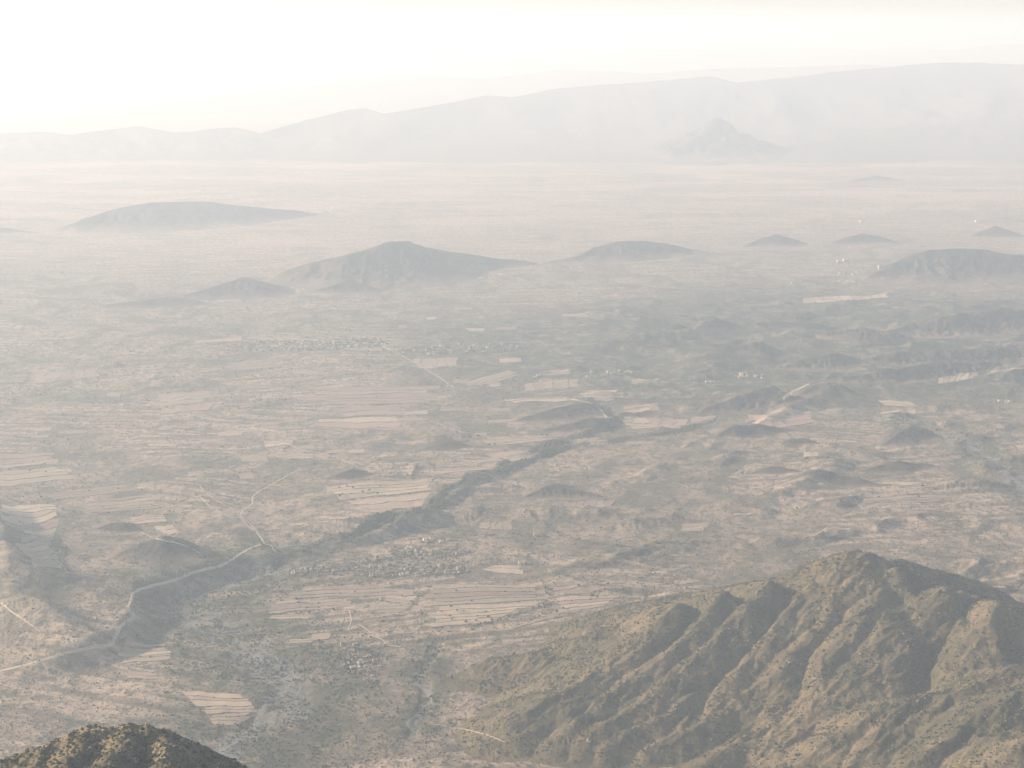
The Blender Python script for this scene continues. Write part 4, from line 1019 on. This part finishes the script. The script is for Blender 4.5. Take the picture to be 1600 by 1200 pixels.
# ------------------------------------------------------------------ scrub and stones nobody could count
def instanced(name, label, x, y, size, mat, squash=.75, sub=1, sink=.15):
    z = top_z(x, y) + size*squash*.5 - sink*size
    me = bpy.data.meshes.new(name); me.vertices.add(len(x)); me.vertices.foreach_set('co', np.stack([x, y, z], 1).astype(np.float32).ravel())
    a = me.attributes.new('size', 'FLOAT', 'POINT'); a.data.foreach_set('value', size.astype(np.float32))
    me.materials.append(mat)
    o = bpy.data.objects.new(name, me); COL.objects.link(o)
    ng = bpy.data.node_groups.new(name, 'GeometryNodeTree')
    ng.interface.new_socket('Geometry', in_out='INPUT', socket_type='NodeSocketGeometry'); ng.interface.new_socket('Geometry', in_out='OUTPUT', socket_type='NodeSocketGeometry')
    N = ng.nodes; L = ng.links
    gi = N.new('NodeGroupInput'); go = N.new('NodeGroupOutput')
    ico = N.new('GeometryNodeMeshIcoSphere'); ico.inputs['Radius'].default_value = .5; ico.inputs['Subdivisions'].default_value = sub+1
    nz = N.new('ShaderNodeTexNoise'); nz.inputs['Scale'].default_value = 2.6; nz.inputs['Detail'].default_value = 2
    sub_ = N.new('ShaderNodeVectorMath'); sub_.operation = 'SUBTRACT'; sub_.inputs[1].default_value = (.5, .5, .5)
    L.new(nz.outputs['Color'], sub_.inputs[0])
    mul = N.new('ShaderNodeVectorMath'); mul.operation = 'SCALE'; mul.inputs['Scale'].default_value = .9; L.new(sub_.outputs[0], mul.inputs[0])
    setp = N.new('GeometryNodeSetPosition'); L.new(ico.outputs['Mesh'], setp.inputs['Geometry']); L.new(mul.outputs[0], setp.inputs['Offset'])
    sm = N.new('GeometryNodeSetMaterial'); sm.inputs['Material'].default_value = mat; L.new(setp.outputs[0], sm.inputs['Geometry'])
    iop = N.new('GeometryNodeInstanceOnPoints'); L.new(gi.outputs[0], iop.inputs['Points']); L.new(sm.outputs[0], iop.inputs['Instance'])
    rv = N.new('FunctionNodeRandomValue'); rv.data_type = 'FLOAT_VECTOR'; rv.inputs[0].default_value = (-.15, -.15, 0); rv.inputs[1].default_value = (.15, .15, 6.28)
    L.new(rv.outputs[0], iop.inputs['Rotation'])
    at = N.new('GeometryNodeInputNamedAttribute'); at.data_type = 'FLOAT'; at.inputs['Name'].default_value = 'size'
    cmb = N.new('ShaderNodeCombineXYZ'); L.new(at.outputs['Attribute'], cmb.inputs[0]); L.new(at.outputs['Attribute'], cmb.inputs[1])
    mz = N.new('ShaderNodeMath'); mz.operation = 'MULTIPLY'; mz.inputs[1].default_value = squash; L.new(at.outputs['Attribute'], mz.inputs[0]); L.new(mz.outputs[0], cmb.inputs[2])
    L.new(cmb.outputs[0], iop.inputs['Scale']); L.new(iop.outputs[0], go.inputs[0])
    md = o.modifiers.new('scatter', 'NODES'); md.node_group = ng
    return tag(o, label, kind='stuff')

def wedge(n, y0, y1, p=1.0, r_=None):
    """uniform over the ground of the view wedge (p=1), denser nearby for p<1"""
    y = (y0**(p+1) + r_.random(n)*(y1**(p+1)-y0**(p+1)))**(1/(p+1))
    return (r_.random(n)*2-1)*.40*y, y
rs = np.random.default_rng(21)
x, y = wedge(300000, 2250, 8500, .15, rs)
den = .5 + .9*fbm(x, y, 260, 4, 71) + .5*fbm(x, y, 60, 3, 75)
inf = in_fields(x, y)
dB = np.minimum.reduce([poly_dist(x, y, p)[0] for p in (BED, BED3)])
keep = (rs.random(len(x)) < np.clip(den, .03, .95)) & ~(inf & (rs.random(len(x)) < .985)) & (ground_z(x, y) >= top_z(x, y)-.3)
x, y = x[keep], y[keep]
size = rs.lognormal(math.log(1.9), .38, len(x))*np.where(y > 5000, 1.35, 1.0)
instanced('scrub', 'scattered low grey green scrub over the dry plain', x, y, np.clip(size, .8, 5), M_SCRUB)
def along(pts, n, spread, r_):
    P = np.array(pts); L = np.concatenate([[0], np.cumsum(np.hypot(*np.diff(P, axis=0).T))]); s = r_.random(n)*L[-1]
    return np.interp(s, L, P[:, 0])+r_.normal(0, spread, n), np.interp(s, L, P[:, 1])+r_.normal(0, spread, n)
xs, ys, ss = [], [], []
for pts, n, spd, sz in ((BED, 8000, 125, 2.7), (BED3, 4200, 11, 3.4), (BED4, 1000, 8, 3.2), (BED2, 500, 28, 3.0), (WASH, 900, 60, 3.4)):
    a, b = along(pts, n, spd, rs); k = (fbm(a, b, 90, 3, 81) > -.12) & ~in_fields(a, b); a, b = a[k], b[k]
    xs.append(a); ys.append(b); ss.append(rs.lognormal(math.log(sz), .35, len(a)))
for u, v, ru, rv, n in ((600,888,70,16,170),(665,880,65,20,210),(565,1033,36,28,110),(492,893,34,8,70),(450,541,95,9,260),(560,536,50,8,120),(710,548,90,6,120)):
    a, b, _ = scatter_uv([(u, v, ru, rv, 1)], n, n+u); xs.append(a); ys.append(b); ss.append(rs.lognormal(math.log(2.6 if v > 700 else 6.0), .35, len(a)))
for pts in HEDGES:
    n = int(np.hypot(*(np.array(pts[-1])-np.array(pts[0])))/3.0); a, b = along(pts, n, 5, rs)
    xs.append(a); ys.append(b); ss.append(rs.lognormal(math.log(3.0), .35, n))
for e in EDGEPTS:                          # bushes along the field edges
    n = int(max(2, np.hypot(*(e[-1]-e[0]))/22)); t = rs.random(n)*(len(e)-1); i = t.astype(int); f = (t-i)[:, None]
    p = e[i]*(1-f)+e[np.minimum(i+1, len(e)-1)]*f
    xs.append(p[:, 0]); ys.append(p[:, 1]+rs.normal(-1, 1.2, n)); ss.append(rs.lognormal(math.log(2.0), .35, n))
x, y, s_ = np.concatenate(xs), np.concatenate(ys), np.clip(np.concatenate(ss), 1, 10)
k = y > 2200
instanced('thicket', 'dark green thickets along the stream beds and field edges', x[k], y[k], s_[k], M_LEAF, .8)

def on_patch(n, x0, x1, y0, y1, r_):
    return r_.uniform(x0, x1, n), r_.uniform(y0, y1, n)
x, y = on_patch(150000, -280, 1180, 2000, 3150, rs)
k = (top_z(x, y) > ground_z(x, y)+2) & (np.abs(x/y) < .42) & (rs.random(len(x)) < np.clip(.5+1.7*fbm(x, y, 55, 4, 83), .04, 1))
x, y = x[k], y[k]
instanced('mountain_scrub', 'olive scrub covering the near mountain at lower right', x, y, np.clip(rs.lognormal(math.log(1.55), .55, len(x)), .6, 6), M_SCRUB2)
x, y = on_patch(34000, -620, -60, 890, 1320, rs)
k = rs.random(len(x)) < np.clip(.6+.9*fbm(x, y, 30, 3, 85), .1, 1); x, y = x[k], y[k]
instanced('hilltop_scrub', 'dark scrub covering the near hilltop at lower left', x, y, np.clip(rs.lognormal(math.log(1.5), .4, len(x)), .5, 4), M_SCRUB2)
x1, y1 = on_patch(26000, -280, 1180, 2000, 3150, rs)
k = (top_z(x1, y1) > ground_z(x1, y1)+8) & (fbm(x1, y1, 60, 3, 87) > .12)
x2, y2 = on_patch(9000, -620, -60, 890, 1320, rs); k2 = fbm(x2, y2, 22, 3, 89) > .1
x, y = np.concatenate([x1[k], x2[k2]]), np.concatenate([y1[k], y2[k2]])
instanced('rocks', 'pale boulders strewn over the near mountain and hilltop', x, y, np.clip(rs.lognormal(math.log(1.5), .45, len(x)), .5, 5), M_ROCK, .7, 0)


# ------------------------------------------------------------------ haze: one closed box of even air round everything
def haze_box():
    x, y0, y1, z0, z1 = 60000, -8000, 115000, -80, CAM_H + 300
    v = [(sx*x, yy, zz) for zz in (z0, z1) for sx, yy in ((-1, y0), (1, y0), (1, y1), (-1, y1))]
    f = [(3, 2, 1, 0), (4, 5, 6, 7), (0, 1, 5, 4), (1, 2, 6, 5), (2, 3, 7, 6), (3, 0, 4, 7)]
    me = bpy.data.meshes.new('haze'); me.from_pydata(v, [], f); me.update()
    m = bpy.data.materials.new('haze_air'); m.use_nodes = True
    nt = m.node_tree; nt.nodes.clear()
    out = nt.nodes.new('ShaderNodeOutputMaterial'); pv = nt.nodes.new('ShaderNodeVolumePrincipled')
    pv.inputs['Color'].default_value = HAZE_COLOR
    pv.inputs['Absorption Color'].default_value = (1, 1, 1, 1)   # clear air: it only scatters, blue a little more than red
    pv.inputs['Density'].default_value = HAZE_DENSITY; pv.inputs['Anisotropy'].default_value = HAZE_G
    nt.links.new(pv.outputs[0], out.inputs['Volume'])
    me.materials.append(m)
    o = bpy.data.objects.new('haze', me); COL.objects.link(o)
    tag(o, 'pale bright haze filling the air over the whole plain', kind='stuff')
haze_box()
print('TRIS', sum(len(o.data.polygons)*2 for o in bpy.data.objects if o.type == 'MESH'))
